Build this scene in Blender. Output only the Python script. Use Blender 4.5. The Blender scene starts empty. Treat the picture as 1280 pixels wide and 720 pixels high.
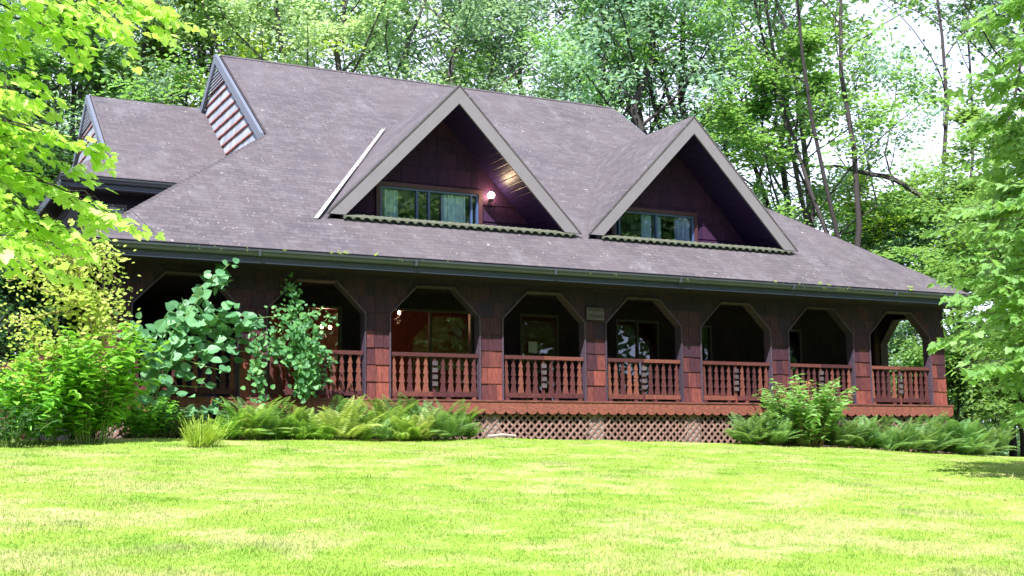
import bpy, math, random
import numpy as np
from mathutils import Vector, Matrix
from mathutils.geometry import tessellate_polygon
R = math.radians
scene = bpy.context.scene

# ------------------------------------------------------------------ camera, light, exposure
CAM = Vector((4.462, -22.956, -1.08)); YAW = .4762; PITCH = .130; ROLL = .0106; FPX = 1588.9
cd = bpy.data.cameras.new('camera'); cam = bpy.data.objects.new('camera', cd)
scene.collection.objects.link(cam); scene.camera = cam
cd.sensor_width = 36; cd.lens = 36 * FPX / 1280; cd.clip_start = .1; cd.clip_end = 2000
cam.location = CAM
cy_, sy_ = math.cos(YAW), math.sin(YAW)
right0 = Vector((cy_, -sy_, 0)); fwd0 = Vector((sy_, cy_, 0)); up0 = Vector((0, 0, 1))
fwd = fwd0 * math.cos(PITCH) + up0 * math.sin(PITCH)
up1 = -fwd0 * math.sin(PITCH) + up0 * math.cos(PITCH)
rgt = right0 * math.cos(ROLL) - up1 * math.sin(ROLL)
upv = right0 * math.sin(ROLL) + up1 * math.cos(ROLL)
cam.rotation_euler = Matrix((rgt, upv, -fwd)).transposed().to_euler()

SUN = Vector((-.42, -.47, .79)).normalized()
elev = math.asin(SUN.z)
w = bpy.data.worlds.new('World'); scene.world = w; w.use_nodes = True
nt = w.node_tree; bg = nt.nodes['Background']; sk = nt.nodes.new('ShaderNodeTexSky')
sk.sky_type = 'NISHITA'; sk.sun_disc = False; sk.sun_elevation = elev
sk.sun_rotation = math.atan2(SUN.x, SUN.y); sk.dust_density = 3.0; sk.air_density = 1.0; sk.ozone_density = 1.0
# bright broken cloud over the blue
tcw = nt.nodes.new('ShaderNodeTexCoord'); cn = nt.nodes.new('ShaderNodeTexNoise'); cn.inputs['Scale'].default_value = 2.2; cn.inputs['Detail'].default_value = 6
cr = nt.nodes.new('ShaderNodeValToRGB'); cr.color_ramp.elements[0].position = .22; cr.color_ramp.elements[1].position = .40
cm_ = nt.nodes.new('ShaderNodeMix'); cm_.data_type = 'RGBA'; cm_.inputs[7].default_value = (5.6, 6.0, 7.8, 1)
nt.links.new(tcw.outputs['Generated'], cn.inputs['Vector']); nt.links.new(cn.outputs[0], cr.inputs[0]); nt.links.new(cr.outputs[0], cm_.inputs[0])
sz_ = nt.nodes.new('ShaderNodeSeparateXYZ'); nt.links.new(tcw.outputs['Generated'], sz_.inputs[0])
er = nt.nodes.new('ShaderNodeValToRGB'); er.color_ramp.elements[0].position = .0; er.color_ramp.elements[0].color = (1, 1, 1, 1); er.color_ramp.elements[1].position = .55; er.color_ramp.elements[1].color = (.42, .44, .52, 1)
em_ = nt.nodes.new('ShaderNodeMix'); em_.data_type = 'RGBA'; em_.blend_type = 'MULTIPLY'; em_.inputs[0].default_value = 1; em_.inputs[7].default_value = (10.8, 11.4, 14.5, 1)
nt.links.new(sz_.outputs[2], er.inputs[0]); nt.links.new(er.outputs[0], em_.inputs[6]); nt.links.new(em_.outputs[2], cm_.inputs[7])
nt.links.new(sk.outputs[0], cm_.inputs[6]); nt.links.new(cm_.outputs[2], bg.inputs[0]); bg.inputs[1].default_value = .085
sl = bpy.data.lights.new('sun', 'SUN'); so = bpy.data.objects.new('sun', sl); scene.collection.objects.link(so)
sl.energy = 5.0; sl.angle = R(.6); sl.color = (1, .965, .93)
so.rotation_euler = (-SUN).to_track_quat('-Z', 'Y').to_euler()
scene.view_settings.view_transform = 'Standard'; scene.view_settings.look = 'None'
scene.view_settings.exposure = 1.3; scene.view_settings.gamma = 1
scene.cycles.max_bounces = 8; scene.cycles.transparent_max_bounces = 12
scene.cycles.transmission_bounces = 6; scene.cycles.diffuse_bounces = 4
scene.cycles.use_denoising = True

def pix(u, v, D):
    """world point seen at photo pixel u,v at horizontal distance D"""
    d = fwd + rgt * ((u - 640) / FPX) + upv * ((360 - v) / FPX)
    h = math.hypot(d.x, d.y)
    return CAM + d * (D / h)
def pixY(u, v, Y):
    d = fwd + rgt * ((u - 640) / FPX) + upv * ((360 - v) / FPX)
    return CAM + d * ((Y - CAM.y) / d.y)

# ------------------------------------------------------------------ helpers
def tag(o, label=None, cat=None, group=None, kind=None):
    if label: o['label'] = label
    if cat: o['category'] = cat
    if group: o['group'] = group
    if kind: o['kind'] = kind
    return o
def empty(name, loc=(0, 0, 0), parent=None):
    o = bpy.data.objects.new(name, None); scene.collection.objects.link(o); o.location = loc
    if parent: o.parent = parent
    return o
def copy_tree(o, parent=None):
    c = o.copy(); scene.collection.objects.link(c); c.parent = parent
    for k in [x for x in o.children]: copy_tree(k, c)
    return c

class MB:
    def __init__(s): s.v = []; s.f = []; s.uv = []; s.r = []
    def poly(s, pts, uv=None, r=None):
        i = len(s.v); s.v += [tuple(p) for p in pts]; s.f.append(tuple(range(i, i + len(pts))))
        s.uv.append(uv or [(0, 0)] * len(pts)); s.r.append(random.random() if r is None else r)
    def hexa(s, c, r=None):
        """8 corners: bottom 4 ccw, top 4 ccw"""
        r = random.random() if r is None else r
        for q in ((3, 2, 1, 0), (4, 5, 6, 7), (0, 1, 5, 4), (1, 2, 6, 5), (2, 3, 7, 6), (3, 0, 4, 7)):
            s.poly([c[k] for k in q], r=r)
    def box(s, a, b, r=None):
        (x0, y0, z0), (x1, y1, z1) = a, b
        s.hexa([(x0, y0, z0), (x1, y0, z0), (x1, y1, z0), (x0, y1, z0), (x0, y0, z1), (x1, y0, z1), (x1, y1, z1), (x0, y1, z1)], r)
    def prism(s, pts, d, r=None):
        """planar polygon pts extruded by vector d"""
        r = random.random() if r is None else r
        d = Vector(d); P = [Vector(p) for p in pts]; Q = [p + d for p in P]
        s.poly(P[::-1], r=r); s.poly(Q, r=r)
        n = len(P)
        for i in range(n): s.poly([P[i], P[(i + 1) % n], Q[(i + 1) % n], Q[i]], r=r)
    def beam(s, a, b, wd, ht, up=(0, 0, 1), r=None):
        a, b = Vector(a), Vector(b); d = (b - a).normalized(); sd = d.cross(Vector(up)).normalized(); u = sd.cross(d)
        c = []
        for p in (a, b):
            c.append([p - sd * wd / 2 - u * ht / 2, p + sd * wd / 2 - u * ht / 2, p + sd * wd / 2 + u * ht / 2, p - sd * wd / 2 + u * ht / 2])
        s.hexa(c[0] + c[1], r)
    def tube(s, pts, rad, n=6, r=0.5):
        P = [Vector(p) for p in pts]; rings = []
        i0 = len(s.v)
        for k, p in enumerate(P):
            d = (P[min(k + 1, len(P) - 1)] - P[max(k - 1, 0)])
            d = d.normalized() if d.length > 1e-9 else Vector((0, 0, 1))
            a = d.cross(Vector((.13, .97, .2))).normalized(); b = d.cross(a)
            q = rad[k] if hasattr(rad, '__len__') else rad
            for j in range(n):
                t = 2 * math.pi * j / n
                s.v.append(tuple(p + (a * math.cos(t) + b * math.sin(t)) * q))
        for k in range(len(P) - 1):
            for j in range(n):
                a = i0 + k * n + j; b = i0 + k * n + (j + 1) % n
                s.f.append((a, b, b + n, a + n)); s.uv.append([(0, 0)] * 4); s.r.append(r)
        s.f.append(tuple(i0 + (len(P) - 1) * n + j for j in range(n))); s.uv.append([(0, 0)] * n); s.r.append(r)
    def mesh(s, name, mat):
        me = bpy.data.meshes.new(name); me.from_pydata(s.v, [], s.f)
        uvl = me.uv_layers.new(name='UVMap')
        flat = np.array([c for f in s.uv for p in f for c in p], dtype=np.float32)
        uvl.data.foreach_set('uv', flat)
        at = me.attributes.new('rnd', 'FLOAT', 'FACE'); at.data.foreach_set('value', np.array(s.r, dtype=np.float32))
        me.materials.append(mat); me.validate(); me.update(); return me
    def build(s, name, mat, parent=None, smooth=False):
        me = s.mesh(name, mat)
        if smooth: me.polygons.foreach_set('use_smooth', [True] * len(me.polygons))
        o = bpy.data.objects.new(name, me); scene.collection.objects.link(o)
        if parent:
            o.parent = parent
            w_ = Vector(parent.location); q = parent.parent
            while q: w_ += Vector(q.location); q = q.parent
            if w_.length > 0: me.transform(Matrix.Translation(-w_))
        return o

def np_mesh(name, verts, nper, rnd, mat, extra=None):
    """faces of nper consecutive verts each"""
    nf = len(verts) // nper; me = bpy.data.meshes.new(name)
    me.vertices.add(len(verts)); me.vertices.foreach_set('co', verts.astype(np.float32).ravel())
    me.loops.add(len(verts)); me.loops.foreach_set('vertex_index', np.arange(len(verts), dtype=np.int32))
    me.polygons.add(nf); me.polygons.foreach_set('loop_start', np.arange(0, len(verts), nper, dtype=np.int32))
    me.polygons.foreach_set('loop_total', np.full(nf, nper, dtype=np.int32))
    at = me.attributes.new('rnd', 'FLOAT', 'FACE'); at.data.foreach_set('value', rnd.astype(np.float32))
    me.materials.append(mat); me.update(); me.validate(); return me
def link(name, me, parent=None, loc=(0, 0, 0)):
    o = bpy.data.objects.new(name, me); scene.collection.objects.link(o); o.location = loc
    if parent: o.parent = parent
    return o

# ------------------------------------------------------------------ materials
class NT:
    def __init__(s, name):
        s.m = bpy.data.materials.new(name); s.m.use_nodes = True; s.t = s.m.node_tree
        s.b = s.t.nodes['Principled BSDF']; s.o = s.t.nodes['Material Output']
    def n(s, typ, **k):
        x = s.t.nodes.new('ShaderNode' + typ)
        for a, v in k.items():
            if a in x.inputs: x.inputs[a].default_value = v
            else: setattr(x, a, v)
        return x
    def l(s, a, b): s.t.links.new(a, b)
    def coord(s, scale=(1, 1, 1), kind='Object'):
        tc = s.n('TexCoord'); mp = s.n('Mapping'); mp.inputs['Scale'].default_value = scale
        s.l(tc.outputs[kind], mp.inputs[0]); return mp.outputs[0]
    def noise(s, vec, scale, detail=4, rough=.6):
        x = s.n('TexNoise'); x.inputs['Scale'].default_value = scale; x.inputs['Detail'].default_value = detail
        x.inputs['Roughness'].default_value = rough
        if vec: s.l(vec, x.inputs['Vector'])
        return x.outputs[0]
    def ramp(s, fac, stops):
        x = s.n('ValToRGB'); e = x.color_ramp.elements
        while len(e) < len(stops): e.new(.5)
        for k, (p, c) in enumerate(stops):
            e[k].position = p; e[k].color = (*c, 1) if len(c) == 3 else c
        s.l(fac, x.inputs[0]); return x.outputs[0]
    def mix(s, fac, a, b, mode='MIX'):
        x = s.n('Mix'); x.data_type = 'RGBA'; x.blend_type = mode
        for sock, val in ((x.inputs[0], fac), (x.inputs[6], a), (x.inputs[7], b)):
            if isinstance(val, (int, float)): sock.default_value = val
            elif isinstance(val, tuple): sock.default_value = (*val, 1)
            else: s.l(val, sock)
        return x.outputs[2]
    def math(s, op, a, b=0.0, c=None):
        x = s.n('Math'); x.operation = op
        for i, v in enumerate((a, b, c)):
            if v is None: continue
            if isinstance(v, (int, float)): x.inputs[i].default_value = v
            else: s.l(v, x.inputs[i])
        return x.outputs[0]
    def attr(s, name='rnd'):
        x = s.n('Attribute'); x.attribute_name = name; return x.outputs['Fac']
    def bump(s, h, strength=.4, dist=.02):
        x = s.n('Bump'); x.inputs['Strength'].default_value = strength; x.inputs['Distance'].default_value = dist
        s.l(h, x.inputs['Height']); s.l(x.outputs[0], s.b.inputs['Normal'])
    def col(s, c):
        if isinstance(c, tuple): s.b.inputs['Base Color'].default_value = (*c, 1)
        else: s.l(c, s.b.inputs['Base Color'])
    def rough(s, r): s.b.inputs['Roughness'].default_value = r
    def spec(s, v): s.b.inputs['Specular IOR Level'].default_value = v

def wood_mat(name, c0, c1, c2, grain=(9, 9, .9), rough=.75, spec=.3):
    m = NT(name); g = m.noise(m.coord(grain), 6, 5, .65); big = m.noise(m.coord(), 1.1, 3)
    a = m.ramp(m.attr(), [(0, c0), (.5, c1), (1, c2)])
    b = m.mix(m.math('MULTIPLY', m.ramp(g, [(.38, (0, 0, 0)), (.62, (1, 1, 1))]), .75), a, m.mix(1.0, a, (.26, .25, .30), 'MULTIPLY'))
    b = m.mix(m.math('MULTIPLY', big, .6), b, m.mix(1.0, b, (1.7, 1.6, 1.6), 'MULTIPLY'))
    m.col(b); m.rough(rough); m.spec(spec); m.bump(g, .35, .006); return m.m
M = {}
M['shingle'] = wood_mat('red_cedar_shingle', (.016, .009, .028), (.052, .016, .026), (.25, .068, .050))  # dark stop holds the eave shade, bright stop the sunlit, bleached foot
M['shingle_shade'] = wood_mat('shade_toned_cedar_shingle', (.009, .006, .021), (.013, .007, .024), (.020, .009, .026))  # red shingle darkened to hold the porch and arch shade
M['gable_shingle'] = None
M['rail'] = wood_mat('red_rail_wood', (.062, .018, .022), (.095, .028, .028), (.20, .068, .046), (6, 6, 6))
M['trim'] = wood_mat('purple_brown_trim', (.050, .036, .058), (.065, .045, .07), (.08, .055, .08), (6, 6, 6))
M['skirt'] = wood_mat('orange_skirt_board', (.19, .064, .046), (.22, .075, .052), (.26, .092, .064), (2, 6, 9))
M['lattice'] = wood_mat('tan_lattice_wood', (.24, .145, .115), (.28, .17, .135), (.32, .205, .16), (6, 6, 6))
M['block'] = wood_mat('grey_block_wood', (.07, .055, .065), (.09, .07, .08), (.11, .09, .10), (6, 6, 6))
M['soffit'] = None
def gable_mat():
    m = NT('weathered_white_shingle'); g = m.noise(m.coord((9, 9, .8)), 5, 5, .7)
    u = m.n('UVMap'); sp = m.n('SeparateXYZ'); m.l(u.outputs[0], sp.inputs[0])
    wv = m.math('ADD', sp.outputs['Y'], m.math('MULTIPLY', m.math('SUBTRACT', g, .5), .6))
    base = m.mix(m.attr(), (.22, .25, .31), (.34, .37, .44))
    base = m.mix(m.ramp(g, [(.45, (0, 0, 0)), (.75, (.6, .6, .6))]), base, (.10, .11, .14))
    c = m.mix(m.ramp(wv, [(.02, (1, 1, 1)), (.22, (0, 0, 0))]), base, (.26, .06, .03))
    m.col(c); m.rough(.85); m.bump(g, .3, .006); return m.m
M['gable_shingle'] = gable_mat()
def slat_mat(name, c0, c1, axis, pitch, rough=.5):
    m = NT(name); tc = m.n('TexCoord'); sp = m.n('SeparateXYZ'); m.l(tc.outputs['Object'], sp.inputs[0])
    f = m.math('FRACT', m.math('DIVIDE', sp.outputs[axis], pitch))
    line = m.ramp(f, [(0, (0, 0, 0)), (.08, (1, 1, 1)), (.92, (1, 1, 1)), (1, (0, 0, 0))])
    nz = m.noise(m.coord((2, 2, 2)), 3)
    m.col(m.mix(line, tuple(x * .3 for x in c0), m.mix(nz, c0, c1))); m.rough(rough); m.bump(line, .6, .01); return m.m
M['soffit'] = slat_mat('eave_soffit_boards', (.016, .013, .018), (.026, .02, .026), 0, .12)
M['dormer_soffit'] = slat_mat('dormer_soffit_boards', (.020, .010, .058), (.030, .014, .078), 2, .11, .42)  # blue violet of the recess shade is put into the board colour
def roof_mat():
    m = NT('asphalt_roof_shingle'); uv = m.n('UVMap').outputs[0]
    br = m.n('TexBrick'); m.l(uv, br.inputs['Vector'])
    br.offset = .5; br.inputs['Scale'].default_value = 1; br.inputs['Brick Width'].default_value = .30
    br.inputs['Row Height'].default_value = .142; br.inputs['Mortar Size'].default_value = .011
    br.inputs['Mortar Smooth'].default_value = .4; br.inputs['Bias'].default_value = 0
    br.inputs['Color1'].default_value = (.060, .052, .058, 1); br.inputs['Color2'].default_value = (.104, .091, .098, 1)
    br.inputs['Mortar'].default_value = (.040, .034, .046, 1)
    sp = m.n('SeparateXYZ'); m.l(uv, sp.inputs[0])
    row = m.math('FRACT', m.math('DIVIDE', sp.outputs['Y'], .142))
    big = m.noise(m.coord((1, 1, 1)), .45, 4, .65); mid = m.noise(m.coord(), 3.2, 5, .7); fine = m.noise(m.coord(), 60, 3)
    c = m.mix(m.ramp(big, [(.3, (0, 0, 0)), (.7, (.75, .75, .75))]), br.outputs['Color'], (.100, .084, .092))
    st = m.n('Mapping'); st.inputs['Scale'].default_value = (1.1, .35, 1); m.l(uv, st.inputs[0])
    streak = m.noise(st.outputs[0], 1.5, 4, .7)
    c = m.mix(m.ramp(streak, [(.5, (0, 0, 0)), (.75, (.4, .4, .4))]), c, (.175, .17, .185))
    c = m.mix(m.ramp(mid, [(.54, (0, 0, 0)), (.80, (.55, .55, .55))]), c, (.185, .18, .19))
    c = m.mix(m.ramp(m.noise(m.coord((.6, .6, .6)), 1.1, 6, .75), [(.30, (.6, .6, .6)), (.46, (0, 0, 0))]), c, (.055, .048, .068))
    c = m.mix(m.ramp(fine, [(.3, (.35, .35, .35)), (.6, (0, 0, 0))]), c, (.065, .055, .07))
    vo = m.n('TexVoronoi'); vo.inputs['Scale'].default_value = 2.6; m.l(m.coord(), vo.inputs['Vector'])
    keep = m.ramp(m.noise(m.coord(), 1.3, 3), [(.5, (0, 0, 0)), (.66, (.8, .8, .8))])
    wob = m.math('ADD', vo.outputs['Distance'], m.math('MULTIPLY', m.math('SUBTRACT', m.noise(m.coord(), 14, 3), .5), .22))
    sp1 = m.math('MULTIPLY', m.ramp(wob, [(.055, (1, 1, 1)), (.10, (0, 0, 0))]), keep)
    c = m.mix(sp1, c, (.42, .43, .40))
    vo2 = m.n('TexVoronoi'); vo2.inputs['Scale'].default_value = 9; m.l(m.coord(), vo2.inputs['Vector'])
    sp2 = m.math('MULTIPLY', m.ramp(vo2.outputs['Distance'], [(.12, (.7, .7, .7)), (.2, (0, 0, 0))]), m.ramp(m.noise(m.coord(), 2.1, 3), [(.5, (0, 0, 0)), (.62, (1, 1, 1))]))
    c = m.mix(sp2, c, (.32, .32, .31))
    m.col(c); m.rough(.85); m.spec(.35)
    m.bump(m.math('ADD', m.math('MULTIPLY', row, -.8), m.math('MULTIPLY', fine, .35)), .5, .012)
    return m.m
M['roof'] = roof_mat()
def plain(name, c, rough=.6, spec=.4, nz=.25, sc=4, metal=0):
    m = NT(name); n_ = m.noise(m.coord(), sc, 5); m.col(m.mix(n_, tuple(x * (1 - nz) for x in c), tuple(min(1, x * (1 + nz)) for x in c)))
    m.rough(rough); m.spec(spec); m.b.inputs['Metallic'].default_value = metal; m.bump(n_, .1, .004); return m.m
M['rake'] = plain('weathered_rake_board', (.17, .155, .175), .6, .4, .14, 2.5)
M['fascia'] = plain('slate_fascia', (.022, .028, .055), .4, .5, .15)
M['gutter'] = plain('grey_green_gutter', (.045, .052, .07), .35, .5, .3, 3)
M['gable_rake'] = plain('blue_grey_rake', (.12, .135, .18), .5, .4, .12)
M['flash'] = plain('white_flashing', (.55, .55, .54), .4, .5, .05)
M['louver'] = plain('louver_paint', (.42, .46, .55), .5, .4, .1)
M['moss'] = plain('mossy_panel', (.10, .11, .08), .95, .1, .5, 9)
M['winframe'] = plain('blue_window_frame', (.06, .10, .22), .35, .5, .1)
M['winframe_dark'] = plain('dark_window_frame', (.035, .03, .04), .4, .5, .1)
M['dark_door'] = plain('dark_door', (.03, .018, .022), .5, .4, .1)
M['interior'] = wood_mat('interior_wood', (.14, .05, .03), (.18, .065, .04), (.22, .08, .05))
M['curtain'] = plain('pale_curtain', (.75, .85, .85), .9, .1, .08)
M['curtain_lilac'] = plain('lilac_curtain', (.65, .66, .80), .9, .1, .08)
M['paper'] = plain('paper_notice', (.55, .6, .66), .9, .1, .05)
M['stone'] = plain('concrete_block', (.30, .27, .25), .9, .2, .3)
M['metal_black'] = plain('black_metal', (.02, .02, .02), .4)
M['plank'] = wood_mat('deck_plank', (.16, .06, .045), (.19, .07, .05), (.22, .09, .06), (1, 6, 6))
def glass():
    m = NT('window_glass'); g = m.n('BsdfGlossy'); g.inputs['Roughness'].default_value = .01; g.inputs['Color'].default_value = (.9, .95, 1, 1)
    t = m.n('BsdfTransparent'); t.inputs['Color'].default_value = (.84, .90, .95, 1)
    f = m.n('Fresnel'); f.inputs['IOR'].default_value = 1.4; mx = m.n('MixShader')
    m.l(m.math('MULTIPLY_ADD', f.outputs[0], 1.0, .02), mx.inputs[0]); m.l(t.outputs[0], mx.inputs[1]); m.l(g.outputs[0], mx.inputs[2])
    m.l(mx.outputs[0], m.o.inputs['Surface']); return m.m
M['glass'] = glass()
def emit(name, c, s):
    m = NT(name); m.b.inputs['Emission Color'].default_value = (*c, 1); m.b.inputs['Emission Strength'].default_value = s; m.col(c); return m.m
M['bulb'] = emit('lamp_globe', (1, .72, .45), 30); M['bulb_warm'] = emit('warm_bulb', (1, .40, .16), 40)

def leaf_mat(name, c0, c1, c2, trans=.45, gloss=.35, hue=.0):
    m = NT(name); oi = m.n('ObjectInfo')
    r = m.attr(); c = m.ramp(r, [(0, c0), (.5, c1), (1, c2)])
    hs = m.n('HueSaturation'); m.l(c, hs.inputs['Color'])
    m.l(m.math('MULTIPLY_ADD', oi.outputs['Random'], .03, .485), hs.inputs['Hue'])
    m.l(m.math('MULTIPLY_ADD', oi.outputs['Random'], .4, .8), hs.inputs['Value'])
    c = hs.outputs[0]; m.l(c, m.b.inputs['Base Color']); m.rough(.5); m.spec(gloss)
    tr = m.n('BsdfTranslucent'); m.l(m.mix(.45, c, (c2[0] * 1.5, c2[1] * 1.5, c2[2] * .5)), tr.inputs['Color'])
    mx = m.n('MixShader'); mx.inputs[0].default_value = trans
    m.l(m.b.outputs[0], mx.inputs[1]); m.l(tr.outputs[0], mx.inputs[2]); m.l(mx.outputs[0], m.o.inputs['Surface']); return m.m
L = {}
L['mid'] = leaf_mat('mid_green_leaf', (.12, .27, .08), (.20, .38, .12), (.31, .50, .19))
L['yellow'] = leaf_mat('yellow_green_leaf', (.23, .40, .06), (.33, .51, .08), (.46, .62, .12))
L['blue'] = leaf_mat('blue_green_leaf', (.15, .28, .22), (.25, .41, .34), (.38, .55, .48), .5)
L['deep'] = leaf_mat('deep_green_leaf', (.025, .085, .03), (.045, .12, .045), (.07, .17, .06))
L['pale'] = leaf_mat('pale_green_leaf', (.32, .50, .29), (.44, .62, .38), (.58, .74, .50))
L['deepblue'] = leaf_mat('dark_blue_green_leaf', (.05, .13, .09), (.09, .20, .14), (.15, .28, .21), .35)
L['maple_near'] = leaf_mat('sunlit_maple_leaf', (.20, .42, .05), (.34, .58, .08), (.62, .78, .34), .5)
L['maple_right'] = leaf_mat('soft_green_maple_leaf', (.11, .29, .08), (.19, .41, .12), (.33, .57, .23), .5)
L['broad'] = leaf_mat('broad_bush_leaf', (.09, .32, .03), (.16, .45, .05), (.28, .56, .09), .4, .5)
L['knot'] = leaf_mat('round_blue_leaf', (.07, .21, .09), (.11, .30, .13), (.20, .42, .19), .4, .5)
L['sapling'] = leaf_mat('pale_yellow_leaf', (.26, .38, .05), (.38, .48, .08), (.52, .56, .16), .5)
L['fern_pale'] = leaf_mat('pale_fern_leaf', (.22, .34, .08), (.34, .46, .13), (.48, .58, .22), .45)
L['fern'] = leaf_mat('fern_leaf', (.12, .26, .04), (.19, .35, .06), (.29, .45, .10), .45)
L['fern_blue'] = leaf_mat('darker_fern_leaf', (.10, .22, .07), (.16, .30, .10), (.24, .38, .14), .45)  # deeper green than the plain fern leaf
L['hyd'] = leaf_mat('pale_bush_leaf', (.11, .30, .07), (.18, .42, .11), (.32, .56, .22), .4, .4)
L['climb'] = leaf_mat('climber_leaf', (.05, .16, .06), (.09, .25, .08), (.18, .38, .12), .4, .4)
L['brown'] = leaf_mat('dried_flower', (.25, .10, .05), (.33, .15, .07), (.42, .22, .10), .2)
def bark(name, c):
    m = NT(name); g = m.noise(m.coord((7, 7, 1.2)), 4, 6, .7); m.col(m.mix(g, tuple(x * .45 for x in c), tuple(x * 1.4 for x in c)))
    m.rough(.9); m.bump(g, .8, .03); return m.m
B = {'dark': bark('dark_bark', (.042, .034, .036)), 'grey': bark('grey_bark', (.085, .075, .075)), 'pale': bark('pale_stem', (.36, .25, .17)), 'green': bark('green_stem', (.18, .28, .08))}

# ------------------------------------------------------------------ ground
XK = [(-200, -.9), (-20, -.75), (8, -.70), (15.8, -.72), (21.3, -.84), (28.6, -1.17), (33, -1.33), (60, -1.35), (300, -1.4)]
def gz(X, Y):
    X = np.asarray(X, float); Y = np.asarray(Y, float)
    base = np.interp(X, [a for a, _ in XK], [b for _, b in XK])
    return base + .07 * np.minimum(Y, 0) * (Y > -60) + (-4.2) * (Y <= -60) + .018 * np.sin(X * .9 + Y * .5) * (Y < -1.2) + .012 * np.sin(X * 2.1 - Y * 1.3) * (Y < -1.2)
def grid_mesh(xs, ys, dz=0.0):
    X, Y = np.meshgrid(xs, ys); Z = gz(X, Y) + dz; v = np.stack([X, Y, Z], -1).reshape(-1, 3); nx = len(xs)
    f = [(j * nx + i, j * nx + i + 1, (j + 1) * nx + i + 1, (j + 1) * nx + i) for j in range(len(ys) - 1) for i in range(nx - 1)]
    return v.tolist(), f
def lawn_color(m, vec):
    big = m.noise(vec, .33, 4, .6); mid = m.noise(vec, 1.4, 5, .7); sm = m.noise(vec, 7, 4, .7)
    c = m.mix(m.ramp(big, [(.32, (0, 0, 0)), (.66, (1, 1, 1))]), (.25, .43, .05), (.38, .51, .10))
    c = m.mix(m.ramp(m.noise(vec, .8, 3, .6), [(.50, (0, 0, 0)), (.60, (.8, .8, .8))]), c, (.54, .52, .27))
    c = m.mix(m.ramp(mid, [(.50, (0, 0, 0)), (.62, (.75, .75, .75))]), c, (.50, .49, .22))
    c = m.mix(m.ramp(m.noise(vec, 2.3, 3, .5), [(.34, (.8, .8, .8)), (.42, (0, 0, 0))]), c, (.17, .36, .03))
    c = m.mix(m.ramp(sm, [(.35, (.5, .5, .5)), (.55, (0, 0, 0))]), c, (.17, .31, .04))
    return c
def ground_mat(lawn):
    m = NT('lawn' if lawn else 'forest_floor')
    g = m.n('NewGeometry'); vec = g.outputs['Position']
    if lawn: c = m.mix(.2, lawn_color(m, vec), (.24, .22, .08))
    else:
        c = m.mix(m.noise(vec, 1.2, 6), (.055, .042, .03), (.14, .11, .06)); c = m.mix(m.ramp(m.noise(vec, .4, 4), [(.4, (0, 0, 0)), (.6, (1, 1, 1))]), c, (.05, .10, .03))
    m.col(c); m.rough(.95); m.spec(.1); m.bump(m.noise(vec, 25, 5, .7), .8, .04); return m.m
def sheet(name, xs, ys, mat, dz=0):
    v, f = grid_mesh(xs, ys, dz); me = bpy.data.meshes.new(name); me.from_pydata(v, [], f); me.materials.append(mat)
    o = bpy.data.objects.new(name, me); scene.collection.objects.link(o); tag(o, kind='structure'); return o
far = [-600, -300, -150, -90, -60]
sheet('ground', far + list(np.arange(-40, 80, 4)) + [100, 150, 300, 600], [-600, -200, -61, -59, -40, -30, -20, -12, -6, -3, -1.5, 0, 3, 8, 20, 40, 80, 150, 400, 900], ground_mat(False), -.13)
sheet('lawn', np.arange(-14, 40.1, .5), np.arange(-30, -.99, .5), ground_mat(True), 0)
# gravel path past the right end of the house
v = []; f = []
for i, t in enumerate(np.linspace(0, 1, 24)):
    x = 30 + 22 * t; y = 4.0 - 1.0 * t + .4 * math.sin(t * 6)
    for s in (0, 1.7): v.append((x, y + s, float(gz(x, y + s)) + .02))
f = [(2 * i, 2 * i + 2, 2 * i + 3, 2 * i + 1) for i in range(23)]
me = bpy.data.meshes.new('path'); me.from_pydata(v, [], f); me.materials.append(plain('grey_gravel', (.25, .24, .27), .95, .1, .5, 30))
o = bpy.data.objects.new('path', me); scene.collection.objects.link(o); tag(o, kind='structure')

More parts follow.
